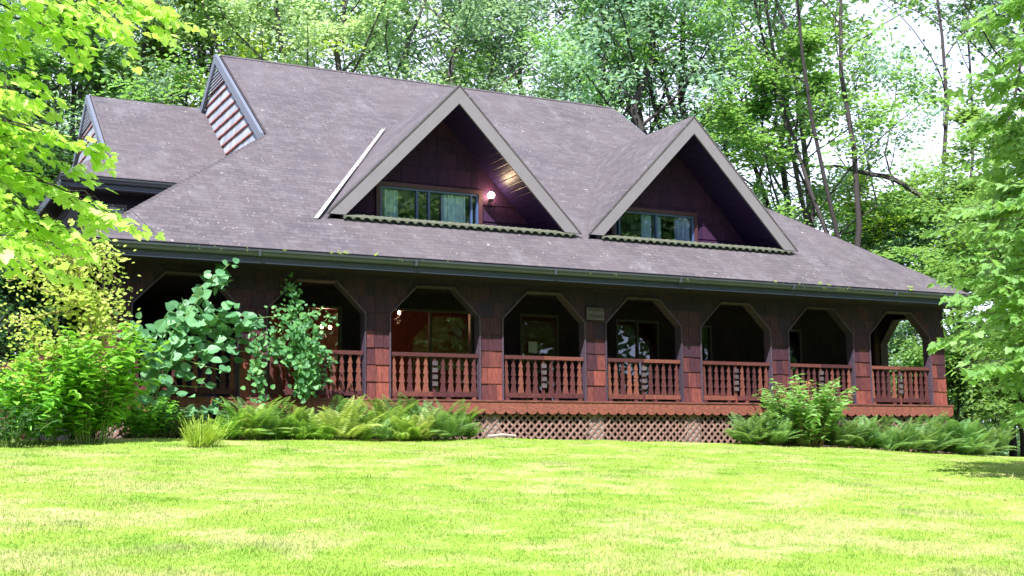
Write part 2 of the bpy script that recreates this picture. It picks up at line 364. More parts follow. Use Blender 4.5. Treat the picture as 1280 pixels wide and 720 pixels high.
# grass blades
rs = np.random.RandomState(3)
def grass():
    n = 900000
    # denser towards the viewer: distance from camera spot 6..23 m, over a fan a little wider than the view
    D = 6.2 + 26 * rs.rand(n) ** 1.1; A = YAW + (rs.rand(n) - .5) * 1.0
    X = CAM.x + D * np.sin(A); Y = CAM.y + D * np.cos(A)
    k = Y < -1.0 + .25 * np.sin(X * 3.3); X, Y, D = X[k], Y[k], D[k]; n = len(X)
    # tussocks: height modulated by smooth noise-like sum
    h = .5 + .25 * np.sin(X * 3.1 + 2 * np.sin(Y * 1.7)) * np.sin(Y * 2.7 + 1.3 * np.sin(X * 2.3)) + .5 * rs.rand(n)
    H = .026 * h * (1 + 1.6 * (rs.rand(n) > .985)); W = .0035 + .003 * rs.rand(n) + .00022 * D
    Z = gz(X, Y); az = rs.rand(n) * 2 * np.pi; ln = .6 * rs.rand(n) * H
    ux, uy = np.cos(az), np.sin(az); b2 = rs.rand(n) * 2 * np.pi
    v = np.empty((n, 3, 3)); P = np.stack([X, Y, Z - .004], -1)
    # clumps of coarser weeds
    cx_ = rs.uniform(3, 26, 130); cy2 = rs.uniform(-17, -2, 130); cr_ = rs.uniform(.06, .3, 130); cl_ = np.zeros(n)
    for a_, b_, r_ in zip(cx_, cy2, cr_): cl_ = np.maximum(cl_, np.clip(1.3 - np.hypot(X - a_, (Y - b_)) / r_, 0, 1))
    H = H * (1 + .45 * cl_); W = W * (1 + .9 * cl_)
    side = np.stack([ux, uy, 0 * ux], -1) * W[:, None]
    v[:, 0] = P - side; v[:, 1] = P + side
    v[:, 2] = P + np.stack([np.cos(b2) * ln, np.sin(b2) * ln, H], -1)
    m = NT('grass_blade'); g = m.n('NewGeometry'); c = lawn_color(m, g.outputs['Position'])
    c = m.mix(m.math('MULTIPLY', m.attr(), .45), c, (.46, .57, .15)); c = m.mix(m.math('MULTIPLY', m.attr('clump'), .22), c, (.12, .32, .05)); m.col(c); m.rough(.6); m.spec(.2)
    tr = m.n('BsdfTranslucent'); m.l(c, tr.inputs['Color']); mx = m.n('MixShader'); mx.inputs[0].default_value = .4
    m.l(m.b.outputs[0], mx.inputs[1]); m.l(tr.outputs[0], mx.inputs[2]); m.l(mx.outputs[0], m.o.inputs['Surface'])
    me = np_mesh('grass', v.reshape(-1, 3), 3, rs.rand(n) * (1 - cl_), m.m)
    at = me.attributes.new('clump', 'FLOAT', 'FACE'); at.data.foreach_set('value', cl_.astype(np.float32))
    o = link('grass', me); tag(o, 'short sunlit lawn grass with straw coloured dry patches in front of the house', 'grass', kind='stuff')
grass()

# ------------------------------------------------------------------ house
random.seed(11)
S, W, X0 = 2.4492, .4822, 8.4689
ZL, ZT, ATL, ZR = 1.662, 2.2458, .5865, .9193
YE, ZE, XEL, XER = -.70, 2.671, 7.757, 28.506
YR, ZRD, XRL, XRR, YB, ZB = 8.209, 9.064, 12.278, 23.968, 3.96, 6.02
YBACK = 2 * YR - YE; YBB = 2 * YR - YB
ROW = .332
house = empty('house', (18, 4, -.8))
tag(house, 'large dark red shingled house with grey roof, two dormers and long arched porch', 'house')

def clip(poly, a, b, c):
    """keep a*x+b*z<=c"""
    out = []
    for i in range(len(poly)):
        p, q = poly[i], poly[(i + 1) % len(poly)]
        dp, dq = a * p[0] + b * p[1] - c, a * q[0] + b * q[1] - c
        if dp <= 0: out.append(p)
        if dp * dq < 0:
            t = dp / (dp - dq); out.append((p[0] + t * (q[0] - p[0]), p[1] + t * (q[1] - p[1])))
    return out
def shingle_rows(mb, org, ax, nrm, u0, u1, z0, z1, clips=(), row=ROW, wmin=.13, wmax=.27, base=.0, flare=.020, shade_fade=False, z0f=0.0, zref=0.0):
    """courses of overlapping shakes on a vertical plane. org + ax*u + z ; nrm = outward"""
    ax = Vector(ax); nrm = Vector(nrm); org = Vector(org)
    k = math.floor((z0 - zref) / row + 1e-6); 
    while zref + k * row < z1 - 1e-4:
        za, zb = max(z0, zref + k * row), min(z1, zref + (k + 1) * row)
        if zb - za > .02:
            u = u0 - random.random() * .1
            while u < u1:
                wd = random.uniform(wmin, wmax); a, b = max(u, u0), min(u + wd, u1); u += wd
                if u1 - u < .06: b = u1; u = u1
                if b - a < .01: continue
                g = .003; dz = random.uniform(-.006, .006)
                pl = [(a + g * (a > u0), za + (dz if za > z0 else 0)), (b - g * (b < u1), za + (dz if za > z0 else 0)), (b - g * (b < u1), zb + .01), (a + g * (a > u0), zb + .01)]
                for cl in clips:
                    pl = clip(pl, *cl)
                    if len(pl) < 3: break
                if len(pl) < 3: continue
                r = random.random() if not shade_fade else min(1, max(0, random.random() * .38 + .62 * (1 - (za - z0f) / 1.75))); fl = flare + random.uniform(-.004, .006)  # eave shade painted into upper courses; lower ones bleached and brightened as sunlit
                def P(p, out): return org + ax * p[0] + Vector((0, 0, p[1])) + nrm * out
                def off(p): return base + .006 + (fl) * (1 - (p[1] - (zref + k * row)) / row * .85)
                F = [P(p, off(p)) for p in pl]; Bk = [P(p, base - .01) for p in pl]
                uv = [((p[0] - a), (p[1] - (zref + k * row)) / row) for p in pl]
                nf = Vector((F[1] - F[0]).cross(F[2] - F[1]))
                if nf.dot(nrm) < 0: F = F[::-1]; Bk = Bk[::-1]; uv = uv[::-1]
                mb.poly(F, uv, r)
                n = len(F)
                for i in range(n):
                    j = (i + 1) % n; mb.poly([F[j], F[i], Bk[i], Bk[j]], [uv[j], uv[i], uv[i], uv[j]], r)
        k += 1

# --- main roof
def face_uv(pts, n=None):
    P = [Vector(p) for p in pts]; n = (P[1] - P[0]).cross(P[2] - P[0]).normalized() if n is None else n
    if n.z < 0: n = -n
    h = Vector((0, 0, 1)).cross(n).normalized(); s = n.cross(h)
    return [(p.dot(h), p.dot(s)) for p in P], n
def roof_part(name, polys, parent, mat=None, th=.07):
    mb = MB()
    for pl in polys:
        outer, holes = (pl, []) if not isinstance(pl, dict) else (pl['o'], pl['h'])
        allp = [Vector(p) for p in outer] + [Vector(p) for h in holes for p in h]
        uv, n = face_uv(outer); 
        h = Vector((0, 0, 1)).cross(n).normalized(); s = n.cross(h)
        loops = [[Vector((Vector(p).dot(h), Vector(p).dot(s), 0)) for p in lp] for lp in [outer] + holes]
        for t in tessellate_polygon(loops):
            q = [allp[i] for i in t]; nn = (q[1] - q[0]).cross(q[2] - q[0])
            if nn.dot(n) < 0: q = q[::-1]
            U = [(p.dot(h), p.dot(s)) for p in q]
            mb.poly(q, U); mb.poly([p - n * th for p in q[::-1]], U[::-1])
        lps = [outer] + holes
        for lp in lps:
            for i in range(len(lp)):
                a, b = Vector(lp[i]), Vector(lp[(i + 1) % len(lp)])
                mb.poly([a, b, b - n * th, a - n * th], [(0, 0), ((b - a).length, 0), ((b - a).length, .05), (0, .05)])
    return mb.build(name, mat or M['roof'], parent)
SL = (ZRD - ZE) / (YR - YE)
def zroof(y): return ZE + SL * (y - YE)
DX = (15.361, 21.311); DW, DZ, DYF = 2.85, 3.663, .543; DH = 2.923; YV = YE + (DZ + DH - ZE) / SL
holes = [[(x - DW + .05, DYF, zroof(DYF)), (x + DW - .05, DYF, zroof(DYF)), (x, YV - .08, zroof(YV - .08))] for x in DX]
roof = roof_part('roof', [
    {'o': [(XEL, YE, ZE), (XER, YE, ZE), (XRR, YB, ZB), (XRR, YR, ZRD), (XRL, YR, ZRD), (XRL, YB, ZB)], 'h': holes},
    [(XEL, YBACK, ZE), (XEL, YE, ZE), (XRL, YB, ZB), (XRL, YBB, ZB)],
    [(XER, YE, ZE), (XER, YBACK, ZE), (XRR, YBB, ZB), (XRR, YB, ZB)],
    [(XER, YBACK, ZE), (XEL, YBACK, ZE), (XRL, YBB, ZB), (XRL, YR, ZRD), (XRR, YR, ZRD), (XRR, YBB, ZB)]], house)
# ridge and hip caps
def caps(name, a, b, parent, wd=.2):
    mb = MB(); a, b = Vector(a), Vector(b); d = (b - a); n = int(d.length / .15); d.normalize()
    sd = d.cross(Vector((0, 0, 1))).normalized(); u = sd.cross(d)
    for i in range(n):
        p = a + d * (i * .15); q = p + d * .19; lift = .012
        for s in (-1, 1):
            e = sd * s * wd / 2 - u * wd * .33
            F = [p + u * .016, q + u * .006, q + e + u * .006, p + e + u * .016]
            if s > 0: F = F[::-1]
            mb.poly(F, [(0, 0), (.1, 0), (.1, .1), (0, .1)])
    return mb.build(name, M['roof'], parent)
for a, b in (((XRL, YR, ZRD), (XRR, YR, ZRD)), ((XEL, YE, ZE), (XRL, YB, ZB)), ((XER, YE, ZE), (XRR, YB, ZB))):
    caps('ridge_cap', a, b, roof)

# --- gable ends (left one visible)
def gable_end(x, sgn):
    mb = MB(); n = (sgn, 0, 0); s = SL
    # shingled triangle below the louver
    c1 = (s, 1, ZRD + s * YR - .12); c2 = (-s, 1, ZRD - s * YR - .12)
    shingle_rows(mb, (x, 0, 0), (0, 1, 0), n, YB, YBB, ZB - .8, 8.15, clips=(c1, c2), wmin=.16, wmax=.4, flare=.05, row=.285)
    mb.poly([(x, YB, ZB - .3), (x, YBB, ZB - .3), (x, YR, ZRD - .1)][::-1 if sgn > 0 else 1], r=.2)
    mb.build('gable_wall', M['gable_shingle'], house)
    lv = MB()
    z = 8.2
    while z < ZRD - .22:
        hw = (ZRD - .2 - z) / s
        if hw > .05:
            a = sgn * .03; b = sgn * .09
            lv.hexa([(x + a, YR - hw, z + .035), (x + a, YR + hw, z + .035), (x + b, YR + hw, z), (x + b, YR - hw, z), (x + a, YR - hw, z + .05), (x + a, YR + hw, z + .05), (x + b, YR + hw, z + .015), (x + b, YR - hw, z + .015)])
        z += .085
    lv.build('louver', M['louver'], house)
    rk = MB()
    for q in (-1, 1):
        yb_ = YR + q * (YR - YB); t = .24
        rk.prism([(x + sgn * .06, YR, ZRD + .01 - (.09 if sgn > 0 else 0)), (x + sgn * .06, yb_, ZB + .01 - (.09 if sgn > 0 else 0)), (x + sgn * .06, yb_, ZB - t), (x + sgn * .06, YR, ZRD - t)], (sgn * .08, 0, 0))
    rk.build('rake_board', M['gable_rake'], house)
gable_end(XRL - .02, -1); gable_end(XRR + .02, 1)

# --- eave: fascia, gutter, soffit
mb = MB()
mb.box((XEL + .03, YE + .02, 2.39), (XER - .03, YE + .055, 2.585)); mb.box((XEL + .03, YE + .056, 2.39), (XEL + .06, YBACK, 2.585)); mb.box((XER - .06, YE + .056, 2.39), (XER - .03, YBACK, 2.585))
fascia = mb.build('fascia', M['fascia'], house)
mb = MB()
def gutter_run(a, b, nrm):
    a, b, nrm = Vector(a), Vector(b), Vector(nrm)
    prof = [(.0, .0), (.0, -.09), (.05, -.115), (.075, -.09), (.085, -.05), (.105, -.035), (.11, .0), (.10, .0), (.095, -.025), (.07, -.045), (.012, -.03)]
    A = [a + nrm * p + Vector((0, 0, q)) for p, q in prof]; Bq = [b + nrm * p + Vector((0, 0, q)) for p, q in prof]
    n = len(prof)
    for i in range(n): mb.poly([A[i], A[(i + 1) % n], Bq[(i + 1) % n], Bq[i]], r=.4)
x = XEL
while x < XER - .1:
    e = min(x + 3.05, XER); gutter_run((x, YE + .018, ZE - .045), (e - .004, YE + .018, ZE - .045), (0, -1, 0))
    mb.box((e - .03, YE - .098, ZE - .165), (e + .01, YE + .014, ZE - .042)) if e < XER else None
    x = e
gutter_run((XEL + .018, YE, ZE - .045), (XEL + .018, YBACK, ZE - .045), (-1, 0, 0))
gutter_run((XER - .018, YE, ZE - .045), (XER - .018, YBACK, ZE - .045), (1, 0, 0))
mb.build('gutter', M['gutter'], house)
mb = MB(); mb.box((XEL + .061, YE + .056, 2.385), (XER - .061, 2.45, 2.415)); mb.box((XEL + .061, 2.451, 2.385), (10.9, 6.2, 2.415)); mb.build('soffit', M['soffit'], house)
# litter and seedlings in the gutter
mb = MB()
def sprig(p, h, n):
    for i in range(n):
        a = random.uniform(0, 6.28); q = Vector(p) + Vector((math.cos(a) * h * .5, math.sin(a) * h * .4, h * random.uniform(.3, 1)))
        d = Vector((math.cos(a), math.sin(a), .3)) * h * .35; s = Vector((-math.sin(a), math.cos(a), .1)) * h * .16
        mb.poly([q - d, q + s, q + d, q - s])
for u, v_, h in ((415, 314, .06), (425, 315, .08), (432, 316, .08), (470, 318, .10), (1025, 357, .1), (1037, 358, .07), (1138, 361, .14), (970, 353, .06), (356, 310, .05), (1000, 355, .05), (560, 324, .03)):
    p = pixY(u, v_, YE - .06); sprig((p.x, p.y, ZE - .05), h, 14)
for i in range(110):
    x = random.choice((random.uniform(XEL, XER), random.gauss(24.3, .7))); y = YE - .05 - random.random() * .05
    p = Vector((x, y, ZE - .045)); q = p + Vector((random.uniform(-.06, .06), random.uniform(-.05, .03), random.uniform(-.09, .03)))
    mb.poly([p, q, q + Vector((.006, 0, .004))])
mb.build('gutter_weeds', L['yellow'], house)

# --- columns with flared shake courses
def column(cx, cyl, wx, wy, z1=2.39):
    mb = MB(); hx, hy = wx / 2 - .02, wy / 2 - .02
    mb.box((cx - hx, cyl - hy, 0), (cx + hx, cyl + hy, z1), .1)
    for (o, ax, nr, ln) in (((cx, cyl - hy, 0), (1, 0, 0), (0, -1, 0), hx + .006), ((cx + hx, cyl, 0), (0, 1, 0), (1, 0, 0), hy), ((cx - hx, cyl, 0), (0, 1, 0), (-1, 0, 0), hy), ((cx, cyl + hy, 0), (1, 0, 0), (0, 1, 0), hx)):
        shingle_rows(mb, o, ax, nr, -ln, ln, 0.003, z1 if nr[1] else min(z1, ZL), wmin=.19, wmax=.31, shade_fade=True)
    return mb
for n in range(9):
    cx = X0 + n * S
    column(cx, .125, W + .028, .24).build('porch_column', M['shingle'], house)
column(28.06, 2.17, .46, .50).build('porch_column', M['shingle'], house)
column(28.06 - 7 * 0, 0.14 + 0, .001, .001) if False else None
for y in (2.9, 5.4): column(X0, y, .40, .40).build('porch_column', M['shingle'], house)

# --- arch walls between columns
def arch_panel(a, b, org, ax, nrm, zt=2.39, atl=ATL):
    """panel above an octagonal opening from a to b on plane org/ax"""
    mb = MB()
    A = Vector(ax); N = Vector(nrm); O = Vector(org)
    def P(u, z, o=0): return O + A * u + Vector((0, 0, z)) + N * o
    # solid core
    for tri in ([(a, ZL), (a + atl, ZT), (a, ZT)], [(b, ZL), (b, ZT), (b - atl, ZT)], [(a, ZT), (b, ZT), (b, zt), (a, zt)]):
        mb.prism([P(u, z, -.008) for u, z in tri], N * -.14, .1)
    k = (ZT - ZL) / atl
    for face, off in ((N, 0.0), (-N, .15)):
        org2 = O - N * off if off else O
        shingle_rows(mb, org2, ax, face, a, b, ZT, zt, zref=0, shade_fade=True)
        shingle_rows(mb, org2, ax, face, a, a + atl, ZL, ZT, clips=(((k, -1, k * a - ZL)),), zref=0, shade_fade=True)
        shingle_rows(mb, org2, ax, face, b - atl, b, ZL, ZT, clips=(((-k, -1, -k * b - ZL)),), zref=0, shade_fade=True)
    return mb
def arch_trim(a, b, org, ax, nrm, atl=ATL, zb=0.0):
    mb = MB(); A = Vector(ax); N = Vector(nrm); O = Vector(org); th = .030
    def P(u, z, o=0): return O + A * u + Vector((0, 0, z)) + N * o
    outer = [(a, zb), (a, ZL), (a + atl, ZT), (b - atl, ZT), (b, ZL), (b, zb)]
    q = math.sqrt(atl ** 2 + (ZT - ZL) ** 2); t = th
    inner = [(a + t, zb), (a + t, ZL - t * .42), (a + atl + t * .42, ZT - t), (b - atl - t * .42, ZT - t), (b - t, ZL - t * .42), (b - t, zb)]
    for i in range(5):
        mb.prism([P(*outer[i], .052), P(*outer[i + 1], .052), P(*inner[i + 1], .052), P(*inner[i], .052)], N * -.24)
    return mb
for n in range(8):
    a, b = X0 + n * S + W / 2, X0 + (n + 1) * S - W / 2
    aw = arch_panel(a - W / 2 + (0.0 if n else -.24), b + W / 2 + (0 if n < 7 else .24), (0, .001, 0), (1, 0, 0), (0, -1, 0)) if False else arch_panel(a, b, (0, .025, 0), (1, 0, 0), (0, -1, 0))
    o = aw.build('arch_wall', M['shingle_shade'] if False else M['shingle'], house)
    arch_trim(a, b, (0, .03, 0), (1, 0, 0), (0, -1, 0)).build('arch_trim', M['trim'], o)
    # rear frame pieces seen through the opening
ya, yb_ = .27, 1.92
o = arch_panel(ya, yb_, (28.24, 0, 0), (0, 1, 0), (1, 0, 0), atl=.5).build('arch_wall', M['shingle'], house)
arch_trim(ya, yb_, (28.2, 0, 0), (0, 1, 0), (1, 0, 0), atl=.5).build('arch_trim', M['trim'], o)

# --- railings
def baluster(mb, P, u, z0, z1, wd, ax, N):
    h = (z1 - z0) / 4.0; pts = []
    L_ = []
    for k in range(4):
        zt = z1 - k * h; wt = wd * (.10 + .05 * k); wb = wd * (.34 + .055 * k)
        L_.append((wt if k == 0 else wt + .003, zt)); L_.append((wb, zt - h * (.93 if k < 3 else 1)))
    L_[0] = (wd * .22, z1)
    L_.insert(1, (wd * .28, z1 - h * .12)); L_.insert(2, (wd * .10, z1 - h * .25))
    prof = [(u + w_, z) for w_, z in L_] + [(u - w_, z) for w_, z in L_[::-1]]
    # stack of trapezoids keeps every face convex
    r = random.random()
    for i in range(len(L_) - 1):
        (w1, za), (w2, zb2) = L_[i], L_[i + 1]
        if za - zb2 < 1e-4: continue
        mb.prism([P(u - w1, za), P(u + w1, za), P(u + w2, zb2), P(u - w2, zb2)], N * -.028, r)
def railing(a, b, org, ax, nrm, nb=5):
    A = Vector(ax); N = Vector(nrm); O = Vector(org)
    def P(u, z, o=0): return O + A * u + Vector((0, 0, z)) + N * o
    def bx(mb, u0, u1, z0, z1, o0, o1):
        mb.hexa([P(u0, z0, o0), P(u1, z0, o0), P(u1, z0, o1), P(u0, z0, o1), P(u0, z1, o0), P(u1, z1, o0), P(u1, z1, o1), P(u0, z1, o1)])
    mb = MB(); m = (a + b) / 2
    bx(mb, a, m - .002, ZR - .075, ZR, .0, .075); bx(mb, m + .002, b, ZR - .075, ZR, .0, .075)     # top rail
    root = mb.build('porch_railing', M['rail'], house)
    lo = MB(); bx(lo, a, m - .03, .06, .155, .012, .06); bx(lo, m + .03, b, .06, .155, .012, .06)
    for u in (a + .05, m - .25, m + .25, b - .12): bx(lo, u, u + .09, .003, .06, .02, .055)
    lo.build('bottom_rail', M['rail'], root)
    cp = MB(); bx(cp, m - .028, m + .028, .003, ZR - .076, .0, .045); cp.build('middle_post', M['rail'], root)
    bk = MB()
    for k in range(4):
        z = .27 + k * .135; bx(bk, m - .052, m + .052, z, z + .085, .046, .085)
    bk.build('blocks', M['block'], root)
    sp = (m - .05 - a) / (nb + .25)
    for h in (0, 1):
        for i in range(nb):
            u = (a + sp * (i + .45)) if h == 0 else (m + .05 + sp * (i + .8))
            q = MB(); baluster(q, lambda uu, zz: P(uu, zz, .045), u, .156, ZR - .077, .132, A, N)
            q.build('baluster', M['rail'], root)
for n in range(8):
    a, b = X0 + n * S + W / 2 + .046, X0 + (n + 1) * S - W / 2 - .046
    railing(a, b, (0, .10, 0), (1, 0, 0), (0, -1, 0))
railing(.33, 1.86, (28.1, 0, 0), (0, 1, 0), (1, 0, 0), 4)
railing(.42, 2.66, (X0, 0, 0), (0, 1, 0), (-1, 0, 0))

# --- deck, scalloped skirt, lattice
mb = MB()
y = -.13
while y < 2.4:
    mb.box((X0 - .36, y, -.035), (28.38, y + .135, 0)); y += .14
mb.box((X0 - .36, 2.4, -.035), (10.9, 6.2, -.002)); mb.box((10.9, 2.46, -.035), (28.2, 16, -.004))
mb.build('deck', M['plank'], house)
def skirt(a, b, org, ax, nrm):
    A = Vector(ax); N = Vector(nrm); O = Vector(org); mb = MB()
    def P(u, z, o=0): return O + A * u + Vector((0, 0, z)) + N * o
    n = round((b - a) / .241); p = (b - a) / n
    mb.prism([P(a, -.036), P(b, -.036), P(b, -.195), P(a, -.195)], N * -.03, .5)
    for i in range(n):
        u = a + i * p; pts = [(u, -.195)] + [(u + p * (.5 - .5 * math.cos(t)), -.195 - .088 * math.sin(t) ** .8) for t in np.linspace(.25, math.pi - .25, 9)] + [(u + p, -.195)]
        mb.prism([P(*q) for q in pts], N * -.03, .5)
    return mb
sk_o = skirt(X0 - .34, 28.36, (0, -.115, 0), (1, 0, 0), (0, -1, 0)).build('scalloped_skirt', M['skirt'], house)
skirt(-.08, 2.6, (28.36, 0, 0), (0, 1, 0), (1, 0, 0)).build('scalloped_skirt', M['skirt'], house)
def lattice(a, b, org, ax, nrm, z0, z1):
    A = Vector(ax); N = Vector(nrm); O = Vector(org); mb = MB(); pw = .166; sw = .062
    def P(u, z, o=0): return O + A * u + Vector((0, 0, z)) + N * o
    H = z1 - z0
    for lay, sg in ((0, 1), (1, -1)):
        u = a - H - pw
        while u < b + H + pw:
            us = u if sg > 0 else u
            q = [(us, z0), (us + sw, z0), (us + sw + sg * H, z1), (us + sg * H, z1)]
            q = clip(q, -1, 0, -a); q = clip(q, 1, 0, b) if len(q) > 2 else q
            if len(q) > 2: mb.prism([P(*t, -.009 * lay) for t in q], N * -.0085)
            u += pw
    u = a
    return mb
lattice(X0 - .3, 28.3, (0, -.02, 0), (1, 0, 0), (0, -1, 0), -1.35, -.15).build('lattice_skirt', M['lattice'], house)
lattice(0.0, 2.6, (28.3, 0, 0), (0, 1, 0), (1, 0, 0), -1.5, -.15).build('lattice_skirt', M['lattice'], house)
for n in range(9):   # piers behind the lattice
    mb = MB(); cx = X0 + n * S; mb.box((cx - .17, -.0, -1.6), (cx + .17, .34, -.036)); mb.build('pier', M['stone'], house)
mb = MB(); mb.box((X0, .9, -1.7), (28.2, .96, -.036)); mb.build('foundation_wall', M['metal_black'], house)

# --- walls with openings
def wall_with_holes(name, u0, u1, z0, z1, holes, org, ax, nrm, mat, shing=True, clips=(), th=.12, row=ROW):
    mb = MB(); A = Vector(ax); N = Vector(nrm); O = Vector(org)
    def P(u, z, o=0): return O + A * u + Vector((0, 0, z)) + N * o
    us = sorted({u0, u1, *[h[0] for h in holes], *[h[1] for h in holes]}); zs = sorted({z0, z1, *[h[2] for h in holes], *[h[3] for h in holes]})
    for i in range(len(us) - 1):
        # merge vertical cells that are solid
        for j in range(len(zs) - 1):
            um, zm = (us[i] + us[i + 1]) / 2, (zs[j] + zs[j + 1]) / 2
            if any(h[0] < um < h[1] and h[2] < zm < h[3] for h in holes): continue
            q = [(us[i], zs[j]), (us[i + 1], zs[j]), (us[i + 1], zs[j + 1]), (us[i], zs[j + 1])]
            for cl in clips: q = clip(q, *cl) if len(q) > 2 else q
            if len(q) > 2:
                mb.prism([P(*t) for t in q], N * -th, .2)
                if shing: shingle_rows(mb, org, ax, nrm, us[i], us[i + 1], zs[j], zs[j + 1], clips=clips, row=row, wmin=.2, wmax=.5)
    return mb.build(name, mat, house)
YW = 2.45
# u0,u1,z0,z1 of openings in the porch back wall
wins = [(11.9, 13.5, .05, 2.05), (14.55, 16.55, .05, 2.08), (17.75, 18.75, .05, 2.08), (20.3, 21.5, .05, 2.05), (22.35, 23.05, .6, 2.0), (24.9, 25.85, .6, 2.0)]
wall_with_holes('wall', 10.9, 28.2, 0, 2.384, wins, (0, YW, 0), (1, 0, 0), (0, -1, 0), M['shingle_shade'])
wall_with_holes('wall', YW + .05, 16, -.8, 2.6, [], (28.2, 0, 0), (0, 1, 0), (1, 0, 0), M['shingle_shade'])
wall_with_holes('wall', YW, 16, -.8, 2.6, [], (10.9, 0, 0), (0, 1, 0), (-1, 0, 0), M['shingle_shade'])
wall_with_holes('wall', 10.9, 28.2, -.8, 2.6, [], (0, 16, 0), (1, 0, 0), (0, 1, 0), M['shingle_shade'], shing=False)
mb = MB(); mb.box((11.0, 6.8, 0), (28.1, 6.9, 2.6)); mb.build('inner_wall', M['interior'], house)
mb = MB(); mb.box((10.9, 2.6, 2.6), (28.2, 16, 2.66)); mb.build('ceiling', M['interior'], house)
def window(u0, u1, z0, z1, Y, mat, mull=(.5,), fw=.05, parent=house):
    mb = MB()
    mb.box((u0, Y - .05, z0), (u0 + fw, Y + .05, z1)); mb.box((u1 - fw, Y - .05, z0), (u1, Y + .05, z1))
    mb.box((u0 + fw, Y - .05, z1 - fw), (u1 - fw, Y + .05, z1)); mb.box((u0 + fw, Y - .05, z0), (u1 - fw, Y + .05, z0 + fw))
    for t in mull:
        m = u0 + (u1 - u0) * t; mb.box((m - fw / 2, Y - .045, z0 + fw), (m + fw / 2, Y + .045, z1 - fw))
    f = mb.build('window', mat, parent)
    g = MB(); g.box((u0 + fw, Y - .004, z0 + fw), (u1 - fw, Y + .004, z1 - fw)); g.build('pane', M['glass'], f)
    return f
def curtain(u0, u1, z0, z1, Y, mat, f):
    mb = MB(); n = 40; ph = random.random() * 6
    pts = [(u0 + (u1 - u0) * i / n, Y + .03 * math.sin(i * .9 + ph) + .015 * math.sin(i * 2.3)) for i in range(n + 1)]
    for i in range(n):
        (a, ya_), (b, yb2) = pts[i], pts[i + 1]; mb.poly([(a, ya_, z0), (b, yb2, z0), (b, yb2, z1), (a, ya_, z1)], r=.5)
    mb.build('curtain', mat, f, smooth=True)
for k, (u0, u1, z0, z1) in enumerate(wins):
    f = window(u0, u1, z0, z1, YW + .02, M['winframe_dark'], (.5,) if k in (0, 1, 3) else ())
mb = MB(); mb.box((16.0, YW + .15, .1), (16.5, YW + .17, 2.0)); 
p = pixY(660, 427, YW - .03); q = pixY(671, 441, YW - .03)
mb = MB(); mb.box((p.x, YW - .055, q.z), (q.x, YW - .047, p.z)); mb.build('paper_notice', M['paper'], house)

# --- sign between the fourth and fifth bays (on the column head)
cx = X0 + 4 * S
sign = empty('house_sign', (cx - .02, -.03, 1.70)); tag(sign, 'small dark wooden name board on the column head between the fourth and fifth arches', 'sign')
p, q = pixY(733.2, 384, -.05), pixY(755, 400.5, -.05)
mb = MB(); mb.box((p.x, -.055, q.z), (q.x, -.03, p.z)); mb.build('board', plain('sign_wood', (.075, .06, .075), .7, .3, .3, 8), sign)
for i, (t, dz) in enumerate((("Ridge's", .20), ("House", .055))):
    cu = bpy.data.curves.new('lettering', 'FONT'); cu.body = t; cu.size = .135; cu.extrude = .003; cu.shear = .25; cu.align_x = 'CENTER'
    tmp = bpy.data.objects.new('lettering', cu); scene.collection.objects.link(tmp); dg = bpy.context.evaluated_depsgraph_get()
    me = bpy.data.meshes.new_from_object(tmp.evaluated_get(dg)); bpy.data.objects.remove(tmp); me.materials.clear(); me.materials.append(M['metal_black'])
    o = bpy.data.objects.new('lettering', me); scene.collection.objects.link(o); o.parent = sign
    o.rotation_euler = (R(90), 0, 0); o.location = ((p.x + q.x) / 2 - sign.location.x, -.058 - sign.location.y, q.z + dz - sign.location.z - .01)

